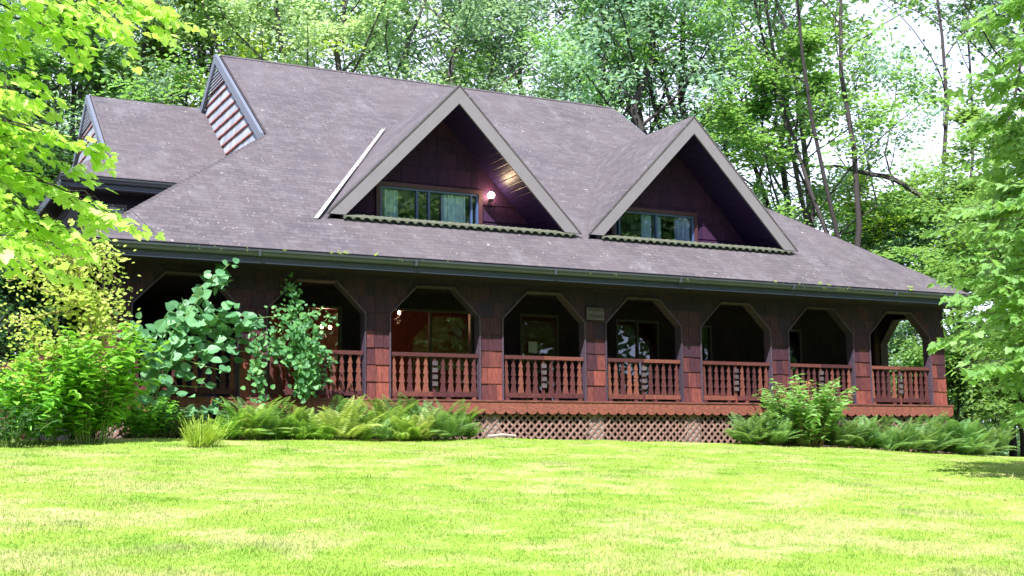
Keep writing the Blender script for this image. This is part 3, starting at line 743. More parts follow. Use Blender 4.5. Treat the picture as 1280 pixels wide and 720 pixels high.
# --- dormers
YDW = 1.60
def dormer(x, panes, curts):
    ap = DZ + DH; k = DH / DW
    yf = DYF - .085
    rf = roof_part('dormer_roof', [[(x - DW - .06, yf, DZ - .06 * k + .03), (x, yf, ap + .03), (x, YV, ap + .03)], [(x + DW + .06, yf, DZ - .06 * k + .03), (x, YV, ap + .03), (x, yf, ap + .03)]], house, th=.03)
    # valley corner: roof plane meets main roof from the front foot to the ridge
    mb = MB(); t = .37; zf = DZ - .02
    for s in (-1, 1):
        foot = x + s * DW; inn = x + s * (DW - t / k)
        pl = [(x, DYF - .07, ap - .02), (foot, DYF - .07, zf), (inn, DYF - .07, zf), (x, DYF - .07, ap - .02 - t)]
        mb.prism(pl if s > 0 else pl[::-1], (0, .05, 0))
    mb.build('rake_board', M['rake'], house)
    zb = 3.25; xb = (ap - t - zb) / k
    sf = MB()
    for s in (-1, 1):
        pl = [(x, DYF - .015, ap - t), (x + s * xb, DYF - .015, zb), (x + s * xb, YDW + .1, zb), (x, YDW + .1, ap - t)]
        sf.poly(pl if s < 0 else pl[::-1])
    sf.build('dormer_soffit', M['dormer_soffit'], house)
    fl = MB(); fl.box((x - xb, DYF + .03, zb - .05), (x + xb, YDW + .1, zb)); fl.build('balcony_floor', M['shingle_shade'], house)
    u0, u1, z0, z1 = panes
    c1 = (k, 1, ap - t + k * x); c2 = (-k, 1, ap - t - k * x)
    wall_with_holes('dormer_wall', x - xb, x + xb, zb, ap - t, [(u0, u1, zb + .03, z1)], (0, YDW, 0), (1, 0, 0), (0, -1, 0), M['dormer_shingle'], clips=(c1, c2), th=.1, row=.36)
    f = window(u0, u1, zb + .03, z1, YDW + .0, M['winframe'], panes_mull[x], .045)
    for (a, b, mt) in curts: curtain(a, b, zb + .1, z1 - .05, YDW + .07, mt, f)
    # header board
    hb = MB(); hb.box((u0 - .1, YDW - .075, z1), (u1 + .1, YDW - .035, z1 + .09)); hb.box((u1, YDW - .075, zb), (u1 + .09, YDW - .035, z1 - .002)); hb.box((u0 - .09, YDW - .075, zb), (u0, YDW - .035, z1 - .002))
    hb.build('window_trim', M['dormer_trim'], house)
    # corrugated mossy lip along the foot of the opening
    lip = MB(); a = x - DW + .32; b = x + DW - .1; n = int((b - a) / .03)
    for i in range(n):
        xa, xb2 = a + (b - a) * i / n, a + (b - a) * (i + 1) / n
        def zz(xx): return .06 * abs(math.sin((xx - a) * math.pi / .19)) 
        y0_, y1_ = DYF - .10, DYF + .05
        z00 = zroof(y0_) + .02
        za, zb2 = z00 + .035 + zz(xa), z00 + .035 + zz(xb2)
        lip.hexa([(xa, y0_, za), (xb2, y0_, zb2), (xb2, y1_, zb2 + .09), (xa, y1_, za + .09), (xa, y0_, z00 + .10), (xb2, y0_, z00 + .10), (xb2, y1_, z00 + .175), (xa, y1_, z00 + .175)])
    lo = lip.build('mossy_lip', M['moss'], house)
    cav = MB(); cav.box((a, DYF - .02, zroof(DYF) - .3), (b, DYF + .02, zroof(DYF) + .09)); cav.build('balcony_curb', M['fascia'], house)
    return f
M['dormer_shingle'] = wood_mat('dormer_red_shingle', (.026, .008, .042), (.036, .010, .048), (.052, .014, .056))  # violet of the dormer recess shade is mixed into this red
M['dormer_trim'] = plain('dormer_trim', (.07, .025, .035), .5)
def PX(u, v_): return pixY(u, v_, YDW - .02)
w1a, w1b = PX(474.5, 232), PX(597, 245); w2a, w2b = PX(767, 262), PX(866, 268)
panes_mull = {DX[0]: (.37, .49, .93), DX[1]: (.06, .52,)}
cm = lambda a, b: (PX(a, 250).x, PX(b, 250).x)
d1 = dormer(DX[0], (w1a.x, w1b.x, 0, w1a.z), [(*cm(482, 499), M['curtain']), (*cm(554, 583), M['curtain'])])
d2 = dormer(DX[1], (w2a.x, w2b.x, 0, w2a.z), [(*cm(804, 815), M['curtain']), (*cm(819, 827), M['curtain']), (*cm(845, 863), M['curtain_lilac'])])
# white flashing up the left valley of the first dormer
mb = MB(); x = DX[0]; y_a = DYF - .1; 
def valley(y): 
    z = zroof(y); return Vector((x - (DZ + DH + .03 - z) / (DH / DW), y, z))
A_, B_ = valley(y_a) + Vector((-.03, 0, .03)), valley(YV - .3) + Vector((.12, 0, .20))
mb.poly([A_, A_ + Vector((-.07, 0, .0)), B_ + Vector((-.05, 0, .0)), B_]); mb.poly([A_, B_, B_ + Vector((.05, 0, .055)), A_ + Vector((.05, 0, .055))])
mb.poly([A_ + Vector((-.07, 0, -.04)), B_ + Vector((-.05, 0, -.04)), B_ + Vector((-.05, 0, 0)), A_ + Vector((-.07, 0, 0))])
mb.build('valley_flashing', M['flash'], house)

# lit porch lamp on the first dormer's wall
p = PX(611, 246)
lamp = empty('wall_lamp', (p.x, YDW - .1, p.z)); lamp.parent = house; lamp.location = Vector((p.x, YDW - .1, p.z)) - house.location
def sphere(mb, c, r, n=12, m=8, sz=1):
    c = Vector(c)
    for j in range(m):
        for i in range(n):
            def q(i_, j_):
                t, f_ = 2 * math.pi * i_ / n, math.pi * j_ / m; return c + Vector((r * math.sin(f_) * math.cos(t), r * math.sin(f_) * math.sin(t), r * sz * math.cos(f_)))
            mb.poly([q(i, j), q(i, j + 1), q(i + 1, j + 1), q(i + 1, j)], r=.5)
mb = MB(); sphere(mb, (p.x, YDW - .14, p.z + .01), .075); mb.build('globe', M['bulb'], lamp, smooth=True)
mb = MB(); mb.box((p.x - .03, YDW - .19, p.z - .13), (p.x + .03, YDW - .06, p.z - .07)); mb.tube([(p.x, YDW - .14, p.z - .1), (p.x, YDW - .14, p.z - .06)], .045, 8); mb.build('bracket', M['metal_black'], lamp)
pl_ = bpy.data.lights.new('lamp_glow', 'POINT'); pl_.energy = 2.0; pl_.color = (1, .62, .38); pl_.shadow_soft_size = .07
po = bpy.data.objects.new('lamp_glow', pl_); scene.collection.objects.link(po); po.location = (p.x, YDW - .27, p.z + .02)

# lamps in the rooms behind the porch windows
def room_lamp(u, v_, Y, n, label):
    c = pixY(u, v_, Y); root = empty('ceiling_lamp', (c.x, c.y, 2.6)); tag(root, label, 'lamp')
    mb = MB(); mb.tube([(c.x, c.y, 2.6), (c.x, c.y, c.z + .05)], .012, 6)
    for k in range(n):
        a = 6.28 * k / n; q = Vector((c.x + (.16 if n > 1 else 0) * math.cos(a), c.y + (.16 if n > 1 else 0) * math.sin(a), c.z))
        mb.tube([(c.x, c.y, c.z + .05), tuple(q - Vector((0, 0, .04)))], .01, 5)
        s_ = MB(); sphere(s_, q, .035, 8, 6, 1.3); s_.build('bulb', M['bulb_warm'], root, smooth=True)
    mb.build('frame', M['metal_black'], root)
    l = bpy.data.lights.new('room_glow', 'POINT'); l.energy = 14; l.color = (1, .45, .25); l.shadow_soft_size = .1
    lo = bpy.data.objects.new('room_glow', l); scene.collection.objects.link(lo); lo.location = (c.x, c.y, c.z - .15)
room_lamp(404, 409, 4.2, 3, 'small lit ceiling lamp with three bulbs seen through the second arch')
room_lamp(499, 391, 4.2, 1, 'single lit warm bulb hanging behind the window of the third arch')

# --- rear wing on the left
YWR, ZWR, XWG = 9.80, 8.06, 9.37; YWE, ZWE = 5.70, 5.12; sw_ = (ZWR - ZWE) / (YWR - YWE)
YWB = 6.90; ZWB = ZWR - sw_ * (YWR - YWB); XWE = XWG - (YWB - YWE); YW2 = 2 * YWR - YWE; YWB2 = 2 * YWR - YWB
roof_part('wing_roof', [
    [(XWE, YWE, ZWE), (XRL + .5, YWE, ZWE), (XRL + .5, YWR, ZWR), (XWG, YWR, ZWR), (XWG, YWB, ZWB)],
    [(XWE, YW2, ZWE), (XWE, YWE, ZWE), (XWG, YWB, ZWB), (XWG, YWB2, ZWB)],
    [(XRL + .5, YW2, ZWE), (XWE, YW2, ZWE), (XWG, YWB2, ZWB), (XWG, YWR, ZWR), (XRL + .5, YWR, ZWR)]], house)
mb = MB()
for q in (-1, 1):
    mb.prism([(XWG - .03, YWR, ZWR + .01), (XWG - .03, YWR + q * (YWR - YWB), ZWB + .01), (XWG - .03, YWR + q * (YWR - YWB), ZWB - .2), (XWG - .03, YWR, ZWR - .2)], (-.08, 0, 0))
mb.build('rake_board', M['gable_rake'], house)
mb = MB(); z = 7.25
while z < ZWR - .2:
    hw = (ZWR - .18 - z) / sw_; mb.hexa([(XWG - .02, YWR - hw, z + .03), (XWG - .02, YWR + hw, z + .03), (XWG - .07, YWR + hw, z), (XWG - .07, YWR - hw, z), (XWG - .02, YWR - hw, z + .045), (XWG - .02, YWR + hw, z + .045), (XWG - .07, YWR + hw, z + .015), (XWG - .07, YWR - hw, z + .015)]); z += .08
mb.build('louver', M['louver'], house)
mb = MB(); mb.poly([(XWG + .01, YWB, ZWB - .1), (XWG + .01, YWR, ZWR - .1), (XWG + .01, YWB2, ZWB - .1)], r=.3)
shingle_rows(mb, (XWG, 0, 0), (0, 1, 0), (-1, 0, 0), YWB, YWB2, ZWB - .2, 7.22, clips=((sw_, 1, ZWR + sw_ * YWR - .12), (-sw_, 1, ZWR - sw_ * YWR - .12)), wmin=.16, wmax=.4, flare=.03, row=.285)
mb.build('gable_wall', M['gable_shingle'], house)
mb = MB(); mb.box((XWE + .03, YWE + .02, ZWE - .28), (XRL, YWE + .05, ZWE - .09)); mb.box((XWE + .03, YWE + .051, ZWE - .28), (XWE + .06, YW2, ZWE - .09)); mb.build('fascia', M['fascia'], house)
mb = MB(); gutter_run((XWE, YWE + .018, ZWE - .05), (XRL, YWE + .018, ZWE - .05), (0, -1, 0)); mb.build('gutter', M['gutter'], house)
mb = MB(); mb.box((XWE + .061, YWE + .051, ZWE - .30), (XRL, 6.2, ZWE - .27)); mb.build('soffit', M['soffit'], house)
wall_with_holes('wall', XWE + .5, XRL, -.8, ZWE - .3, [(8.9, 9.7, 3.6, 4.6)], (0, 6.2, 0), (1, 0, 0), (0, -1, 0), M['shingle_shade'])
window(8.9, 9.7, 3.6, 4.6, 6.22, M['winframe_dark'], (.5,))
wall_with_holes('wall', 6.2, YW2 - .5, -.8, ZWE - .3, [], (XWE + .5, 0, 0), (0, 1, 0), (-1, 0, 0), M['shingle_shade'])

# --- outside stair at the left end
st = empty('stair', (7.2, 1.0, -.7)); tag(st, 'dark red wooden stair with sloping rails climbing to the left end of the porch', 'stair')
mb = MB()
for s in (0, 1.1):
    mb.beam((5.2, 1.0 + s, -.75), (8.1, 1.0 + s, .0), .05, .25)
    mb.beam((5.2, 1.0 + s, .15), (8.1, 1.0 + s, .95), .09, .07)
mb.build('handrail', M['rail'], st)
mb = MB()
for i in range(5): mb.box((5.5 + i * .52, 1.03, -.62 + i * .14), (5.5 + i * .52 + .5, 2.07, -.58 + i * .14))
mb.build('tread', M['plank'], st)
for x_ in (5.25, 6.2, 7.1, 8.05):
    mb = MB(); t = (x_ - 5.2) / 2.9; mb.box((x_ - .045, .95, -.8), (x_ + .045, 1.04, .2 + t * .8)); mb.build('post', M['rail'], st)

# ================================================================== vegetation
def leaf_quads(C_, rs, size, flat=.5, asp=.55, droop=0.0, var=.35):
    """rhombic leaves at centres C_ (n,3)"""
    n = len(C_); az = rs.rand(n) * 2 * np.pi; tilt = rs.randn(n) * flat * .8 - droop
    d = np.stack([np.cos(az) * np.cos(tilt), np.sin(az) * np.cos(tilt), np.sin(tilt)], -1)
    roll = rs.randn(n) * flat
    s = np.stack([-np.sin(az), np.cos(az), np.zeros(n)], -1); u = np.cross(d, s)
    s = s * np.cos(roll)[:, None] + u * np.sin(roll)[:, None]; u = np.cross(d, s)
    L_ = size * (1 + var * (rs.rand(n) * 2 - 1)); d = d * (L_ / 2)[:, None]; s = s * (L_ * asp / 2)[:, None]
    fold = u * (L_ * .10)[:, None]
    v = np.empty((n, 4, 3)); v[:, 0] = C_ - d; v[:, 1] = C_ + s - fold * 0 + fold; v[:, 2] = C_ + d; v[:, 3] = C_ - s + fold
    return v.reshape(-1, 3)
MAPLE = np.array([(0, .02), (.24, -.10), (.36, .02), (.56, .12), (.46, .30), (.56, .56), (.34, .54), (.27, .62), (.20, .82), (0, 1.0), (-.20, .82), (-.27, .62), (-.34, .54), (-.56, .56), (-.46, .30), (-.56, .12), (-.36, .02), (-.24, -.10)])
OVAL = np.array([(0, 0), (.17, .12), (.27, .35), (.24, .62), (.10, .86), (0, 1), (-.10, .86), (-.24, .62), (-.27, .35), (-.17, .12)])
ROUND = np.array([(0, .04), (.20, 0), (.42, .16), (.47, .42), (.34, .70), (.12, .92), (0, 1), (-.12, .92), (-.34, .70), (-.47, .42), (-.42, .16), (-.20, 0)])
def shaped_leaves(base, d, nrm, size, shape, rs, curl=.12):
    """n-gon leaves: base point, direction, normal arrays"""
    n = len(base); d = d / np.linalg.norm(d, axis=1)[:, None]; s = np.cross(d, nrm); s /= np.linalg.norm(s, axis=1)[:, None] + 1e-9
    u = np.cross(s, d); k = len(shape); v = np.empty((n, k, 3)); cu = curl * (rs.rand(n) * 2 - .4)
    for i, (a, b) in enumerate(shape):
        z = -cu * b * b + .22 * abs(a) * (rs.rand(n) * .6 + .2)
        v[:, i] = base + (s * a + d * b + u * z[:, None]) * size[:, None]
    return v.reshape(-1, 3), k
def tri_fan(v, k):
    """n-gon soup -> two-sided halves fan so that concave leaves fill right"""
    n = len(v) // k; v = v.reshape(n, k, 3); mid = (v[:, 0] * .62 + v[:, [k // 2]][:, 0] * .38)
    out = np.empty((n, k, 3, 3))
    for i in range(k): out[:, i, 0] = mid; out[:, i, 1] = v[:, i]; out[:, i, 2] = v[:, (i + 1) % k]
    return out.reshape(-1, 3)

def skeleton(rs, H, base, spread, nlimb, lean=(0, 0), fork=0, wob=.5, up=.5, tr=.2, top=.97, profile='dome'):
    """returns list of (pts, radii) tubes and array of twig segments"""
    tubes = []; twigs = []
    def path(p, d, ln, n, wob, upb, r0, r1):
        pts = [np.array(p, float)]; d = np.array(d, float); d /= np.linalg.norm(d)
        for i in range(n):
            d = d + rs.randn(3) * wob / n ** .5 * .5 + np.array([0, 0, upb / n]); d /= np.linalg.norm(d); pts.append(pts[-1] + d * ln / n)
        rr = np.linspace(r0, r1, n + 1); return pts, rr
    stems = []
    pts = [np.zeros(3)]; n = 9
    for i in range(1, n + 1):
        t = i / n; pts.append(np.array([lean[0] * t + rs.randn() * wob * .22 * t ** .5, lean[1] * t + rs.randn() * wob * .22 * t ** .5, H * top * t]))
    rad = tr * (1 - .86 * np.linspace(0, 1, n + 1) ** .9); rad[0] *= 1.35; stems.append((pts, rad))
    for f in range(fork):
        i = rs.randint(2, 5); a = rs.rand() * 6.28; d = np.array([np.cos(a) * .35, np.sin(a) * .35, 1])
        stems.append(path(pts[i], d, (H * top - pts[i][2]) * .92, 8, .25, .25, rad[i] * .75, .02))
    tubes += stems
    for si, (sp, sr) in enumerate(stems):
        sp = np.array(sp); nl = nlimb if si == 0 else int(nlimb * .6); ga = rs.rand() * 6.28
        for j in range(nl):
            zt = base + (H * .985 - base) * ((j + .5) / nl) ** .9
            if zt < sp[0, 2] + .5: continue
            if zt > sp[-1, 2]: zt = sp[-1, 2] * .98
            p = np.array([np.interp(zt, sp[:, 2], sp[:, 0]), np.interp(zt, sp[:, 2], sp[:, 1]), zt])
            r = np.interp(zt, sp[:, 2], sr) * .5; ga += 2.4 + rs.randn() * .3
            h = (zt - base) / (H - base)
            ln = spread * ((.55 + .6 * math.sin(math.pi * min(1, h * .85 + .18))) if profile == 'dome' else (1.15 - h * .85)) * rs.uniform(.7, 1.15)
            if h > .85: ln *= .55
            lp, lr = path(p, (math.cos(ga), math.sin(ga), up + h * .7), ln, 6, .55, .1, max(r, .025), .012); tubes.append((lp, lr))
            for k in range(2, 7):
                for q in range(2):
                    a2 = rs.rand() * 6.28; dd = (lp[k] - lp[k - 1]); dd = dd / np.linalg.norm(dd) * .6 + np.array([math.cos(a2), math.sin(a2), rs.uniform(-.15, .5)])
                    bp, br = path(lp[k], dd, ln * rs.uniform(.22, .42), 3, .5, .05, lr[k] * .55, .006); tubes.append((bp, br))
                    twigs.append((bp[1], bp[3])); 
                    if rs.rand() < .5: twigs.append((bp[0], bp[2]))
            twigs.append((lp[4], lp[6]))
    return tubes, twigs
def tubes_mesh(name, tubes, mat, nmin=.012, sides=6):
    mb = MB()
    for p, r in tubes:
        if max(r) < nmin: continue
        mb.tube([tuple(q) for q in p], list(r), sides if max(r) > .05 else 4)
    me = mb.mesh(name, mat); me.polygons.foreach_set('use_smooth', [True] * len(me.polygons)); return me
def twig_points(rs, twigs, n, sig, flatz=.4, clump=1.0):
    A = np.array([t[0] for t in twigs]); Bq = np.array([t[1] for t in twigs]); wgt = rs.rand(len(A)) ** clump + .08
    i = rs.choice(len(A), n, p=wgt / wgt.sum()); t = rs.rand(n)[:, None] * 1.15
    s = np.array([sig, sig, sig * flatz]); return A[i] * (1 - t) + Bq[i] * t + rs.randn(n, 3) * s, i
PROTO = {}
def proto_tree(key, seed, n, size, sig, flatz, flat, asp=.6, clump=1.0, **kw):
    rs = np.random.RandomState(seed); tb, tw = skeleton(rs, **kw)
    P, i = twig_points(rs, tw, n, sig, flatz, clump); tone = rs.rand(len(tw))
    rnd = np.clip(tone[i] * .55 + rs.rand(n) * .45, 0, 1)
    v = leaf_quads(P, rs, size, flat, asp)
    PROTO[key] = (tubes_mesh('trunk', tb, B['dark'], .02), np_mesh('crown', v, 4, rnd, L['mid']), v, rnd)
proto_tree('tall', 1, 17000, .20, .36, .4, .5, clump=2.0, H=24, base=8, spread=4.6, nlimb=17, fork=1, tr=.26, wob=1.2)
proto_tree('oak', 2, 23000, .20, .42, .42, .55, clump=2.0, H=21, base=5, spread=6.2, nlimb=16, fork=2, tr=.34, wob=1.5, up=.35)
proto_tree('thin', 3, 5200, .22, .36, .35, .5, H=23, base=10, spread=3.6, nlimb=12, fork=1, tr=.17, wob=1.6, lean=(1.5, .5))
proto_tree('gappy', 4, 4200, .24, .34, .3, .5, clump=2.5, H=24, base=9, spread=4.8, nlimb=11, fork=2, tr=.24, wob=1.6, up=.9)
proto_tree('sparse', 14, 2300, .24, .32, .3, .5, clump=3, H=24, base=11, spread=4.0, nlimb=10, fork=2, tr=.15, wob=1.6, up=.9)
proto_tree('under', 5, 15000, .17, .28, .22, .32, .8, H=9, base=.9, spread=3.8, nlimb=15, fork=2, tr=.09, wob=1.0, up=.15)
proto_tree('layer', 6, 17000, .18, .3, .16, .28, .85, H=13, base=1.6, spread=4.6, nlimb=18, fork=1, tr=.13, wob=1.0, up=.05)
proto_tree('brush', 7, 9000, .15, .26, .3, .5, .6, H=3.6, base=.15, spread=2.2, nlimb=12, fork=3, tr=.04, wob=.6, up=.3)
placed = []
def plant(key, u, D, scale=1.0, leaf='mid', barkc='dark', rot=None, name='forest_tree', label='', cat='tree', group='trees of the wood behind the house', dz=-.15, sz=1.0):
    p = pix(u, 500, D); root = empty(name, (p.x, p.y, float(gz(p.x, p.y)) + dz))
    root.rotation_euler.z = random.random() * 6.28 if rot is None else rot; root.scale = (scale, scale, scale * sz)
    tag(root, label, cat, group); placed.append((p.x, p.y))
    t = link('trunk', PROTO[key][0], root); c = link('crown', PROTO[key][1], root)
    for o, m_ in ((t, B[barkc]), (c, L[leaf])):
        o.material_slots[0].link = 'OBJECT'; o.material_slots[0].material = m_
    return root
random.seed(5)
G = 'trees of the wood behind the house'
# u, distance, proto, scale, leaf, bark, label
TREES = [
 (30, 48, 'oak', .86, 'blue', 'grey', 'blue green tree far left behind the near maple branches'),
 (95, 49, 'oak', .95, 'blue', 'grey', 'grey green tree with pale forked limbs above the left end of the rear wing'),
 (175, 50, 'tall', .95, 'mid', 'grey', 'bright green tree rising behind the middle of the rear wing'),
 (225, 50, 'layer', 1.35, 'yellow', 'grey', 'yellow green tree filling the notch left of the tall gable'),
 (255, 52, 'oak', 1.0, 'pale', 'grey', 'pale green tree right behind the tall louvred gable'),
 (340, 46, 'tall', .92, 'pale', 'grey', 'pale tree with a thin forked trunk above the left of the main ridge'),
 (372, 50, 'thin', 1.0, 'pale', 'dark', 'slender tree with a forked dark stem above the main ridge'),
 (430, 48, 'tall', 1.0, 'pale', 'grey', 'light leafy tree behind the ridge left of the first dormer peak'),
 (505, 54, 'oak', 1.05, 'mid', 'grey', 'broad green tree behind the ridge just left of the first dormer peak'),
 (580, 48, 'tall', .95, 'blue', 'grey', 'blue green tree straight above the first dormer peak'),
 (655, 52, 'oak', 1.0, 'blue', 'grey', 'blue green broad tree to the right of the first dormer peak'),
 (735, 50, 'gappy', 1.0, 'mid', 'dark', 'open crowned tree with dark limbs near the right end of the ridge'),
 (768, 46, 'tall', .85, 'mid', 'dark', 'dark trunked tree standing just behind the right end of the ridge'),
 (820, 44, 'oak', .90, 'blue', 'dark', 'large blue green tree between the ridge end and the second dormer peak'),
 (872, 46, 'gappy', 1.02, 'blue', 'dark', 'dark leaning tree straight behind the second dormer peak'),
 (925, 48, 'thin', 1.0, 'mid', 'dark', 'thin dark leaning stem right of the second dormer peak'),
 (985, 50, 'tall', .95, 'mid', 'dark', 'green tree over the upper part of the right hip'),
 (1035, 43, 'thin', .98, 'mid', 'grey', 'tall slender grey trunk rising above the middle of the right hip'),
 (1072, 41, 'sparse', .95, 'mid', 'dark', 'tall dark twin stem beside the slender grey trunk over the right hip'),
 (1010, 42, 'layer', 1.0, 'mid', 'dark', 'low mid green layered tree just above the right hip'),
 (1095, 46, 'layer', .72, 'yellow', 'grey', 'bright yellow green understorey tree above the lower right hip'),
 (1150, 45, 'thin', .62, 'blue', 'grey', 'short bare grey trunk standing at the end of the right hip'),
 (1205, 47, 'sparse', .98, 'deepblue', 'dark', 'dark open tree with a big limb against the white sky at the upper right'),
 (1320, 52, 'tall', 1.0, 'mid', 'dark', 'tall green tree at the far right edge behind the near maple'),
 (1262, 42, 'layer', .80, 'mid', 'dark', 'blue green layered tree low at the right edge beyond the porch corner'),
 (1195, 46, 'layer', .70, 'mid', 'dark', 'shaded layered tree behind the right corner of the porch'),
 (1130, 47, 'under', .9, 'blue', 'dark', 'blue green small tree seen through the open end arch of the porch'),
 (1165, 52, 'under', 1.1, 'mid', 'dark', 'green understorey tree just past the roof corner on the right'),
 (1275, 37, 'under', .75, 'mid', 'dark', 'green small tree at the right edge above the gravel path'),
 (5, 42, 'under', 1.0, 'deep', 'grey', 'dark green small tree at the left edge behind the stair'),
 (60, 46, 'layer', 1.1, 'mid', 'grey', 'green layered tree behind the left corner of the wing'),
]
for (u, D, k, s, lf, bk, lb) in TREES: plant(k, u, D, s, lf, bk, label=lb)
for u, D, lf, lb in ((1240, 40, 'mid', 'green bush right of the porch corner'), (1285, 36, 'mid', 'low bush at the right edge by the path'), (1190, 38, 'mid', 'green bush close behind the porch corner'), (1118, 40, 'blue', 'bush seen through the open end arch of the porch'), (20, 27, 'deep', 'dark bush at the left edge under the stair'), (1240, 44, 'mid', 'green bush beyond the path in the shade of the wood')):
    plant('brush', u, D, random.uniform(.65, .9), lf, 'dark', name='bush', label=lb, cat='bush', group='bushes at the edge of the wood', dz=-.1)

# dead limb leaning across the trunks over the right hip
a, b = pix(1028, 209, 42), pix(1152, 243, 42)
mb = MB(); pts = [a.lerp(b, t) + Vector((0, 0, .25 * math.sin(t * 3.1) + .06 * math.sin(t * 11))) for t in np.linspace(0, 1, 9)]
mb.tube([tuple(q) for q in pts], list(np.linspace(.045, .10, 9)), 6)
for t, dz in ((.3, .7), (.55, -.5), (.8, .6)): q = pts[int(t * 8)]; mb.tube([tuple(q), tuple(q + Vector((-.5, .1, dz)))], [.03, .008], 4)
o = mb.build('fallen_limb', B['dark']); tag(o, 'long dark dead limb leaning across the trunks above the right hip', 'branch')

# the wood all round, beyond the trees one can tell apart
def woods():
    rs = np.random.RandomState(21); V = []; Rn = []; T = MB(); trunks = []
    for i in range(150):
        if i < 84: a = YAW + rs.uniform(-.62, .62); D = rs.uniform(56, 84)
        else: a = rs.uniform(YAW + 1.25, YAW + 2 * math.pi - 1.25); D = rs.uniform(24, 38)  # unseen wood around the viewer, added to cut sky fill on the porch
        # keep the gap of open sky at the upper right
        du = 640 + FPX * math.tan(max(-1.2, min(1.2, a - YAW)))
        if i < 84 and 1060 < du < 1235: s_ = rs.uniform(.28, .40)
        else: s_ = rs.uniform(.50, .82) if i < 84 else rs.uniform(.75, 1.0)
        x, y = CAM.x + D * math.sin(a), CAM.y + D * math.cos(a); key = ('tall', 'oak', 'oak', 'layer')[rs.randint(4)]
        if i >= 126:
            a = YAW + rs.uniform(.72, 1.25); D = rs.uniform(40, 47); x, y = CAM.x + D * math.sin(a), CAM.y + D * math.cos(a); key = 'oak'  # unseen side trees, added to keep bright sky out of window reflections
        if i >= 84 and abs(x - 12) < 20 and y > -3: continue
        _, _, v, rnd = PROTO[key]; v = v.reshape(-1, 4, 3); k = rs.rand(len(v)) < (.26 if i < 84 else .40); vv = v[k]
        c = vv.mean(1, keepdims=True); vv = c + (vv - c) * (1.45 if i < 84 else 2.3)  # leaves of the unseen ring are oversized to close sky gaps
        t = rs.rand() * 6.28; Rm = np.array([[math.cos(t), -math.sin(t), 0], [math.sin(t), math.cos(t), 0], [0, 0, 1]])
        hs = s_ * (1.5 if key == 'layer' else 1)
        V.append((vv.reshape(-1, 3) @ Rm.T) * hs + np.array([x, y, float(gz(x, y)) - .3])); Rn.append(np.clip(rnd[k] * .7 + rs.rand() * .3, 0, 1))
        z0 = float(gz(x, y)); T.tube([(x, y, z0 - .4), (x + rs.randn() * .3, y, z0 + 6 * s_), (x + rs.randn() * .6, y + rs.randn() * .4, z0 + 16 * s_)], [.28, .2, .06], 6)
    # low undergrowth
    n = 60000; a = YAW + rs.uniform(-.7, .7, n); D = 50 + 30 * rs.rand(n); hh = rs.rand(n) ** 1.6 * 5
    X = CAM.x + D * np.sin(a); Y = CAM.y + D * np.cos(a); C_ = np.stack([X, Y, gz(X, Y) + hh], -1)
    V.append(leaf_quads(C_, rs, .42, .6, .7)); Rn.append(rs.rand(n) * .6)
    n = 110000; a = rs.uniform(YAW + 1.1, YAW + 2 * math.pi - 1.1, n); D = 20 + 16 * rs.rand(n); hh = rs.rand(n) ** 1.1 * 15  # tall unseen leaf screen, added against sky reflections in the panes
    X = CAM.x + D * np.sin(a); Y = CAM.y + D * np.cos(a); kk = ~((abs(X - 12) < 22) & (Y > -5)); X, Y, hh = X[kk], Y[kk], hh[kk]
    V.append(leaf_quads(np.stack([X, Y, gz(X, Y) + hh], -1), rs, .6, .6, .7)); Rn.append(rs.rand(len(X)) * .6)
    me = np_mesh('distant_woods', np.concatenate(V), 4, np.concatenate(Rn), leaf_mat('woodland_leaf', (.22, .40, .24), (.34, .54, .34), (.48, .66, .46), .5, .2))
    mt = T.mesh('wt', B['dark']); o = link('distant_woods', me)
    tag(o, 'dense leafy wood closing the view behind the house with an unseen ring added around the clearing', 'woods', kind='stuff')
    ot = link('distant_trunks', mt, o); ot['kind'] = 'stuff'
woods()

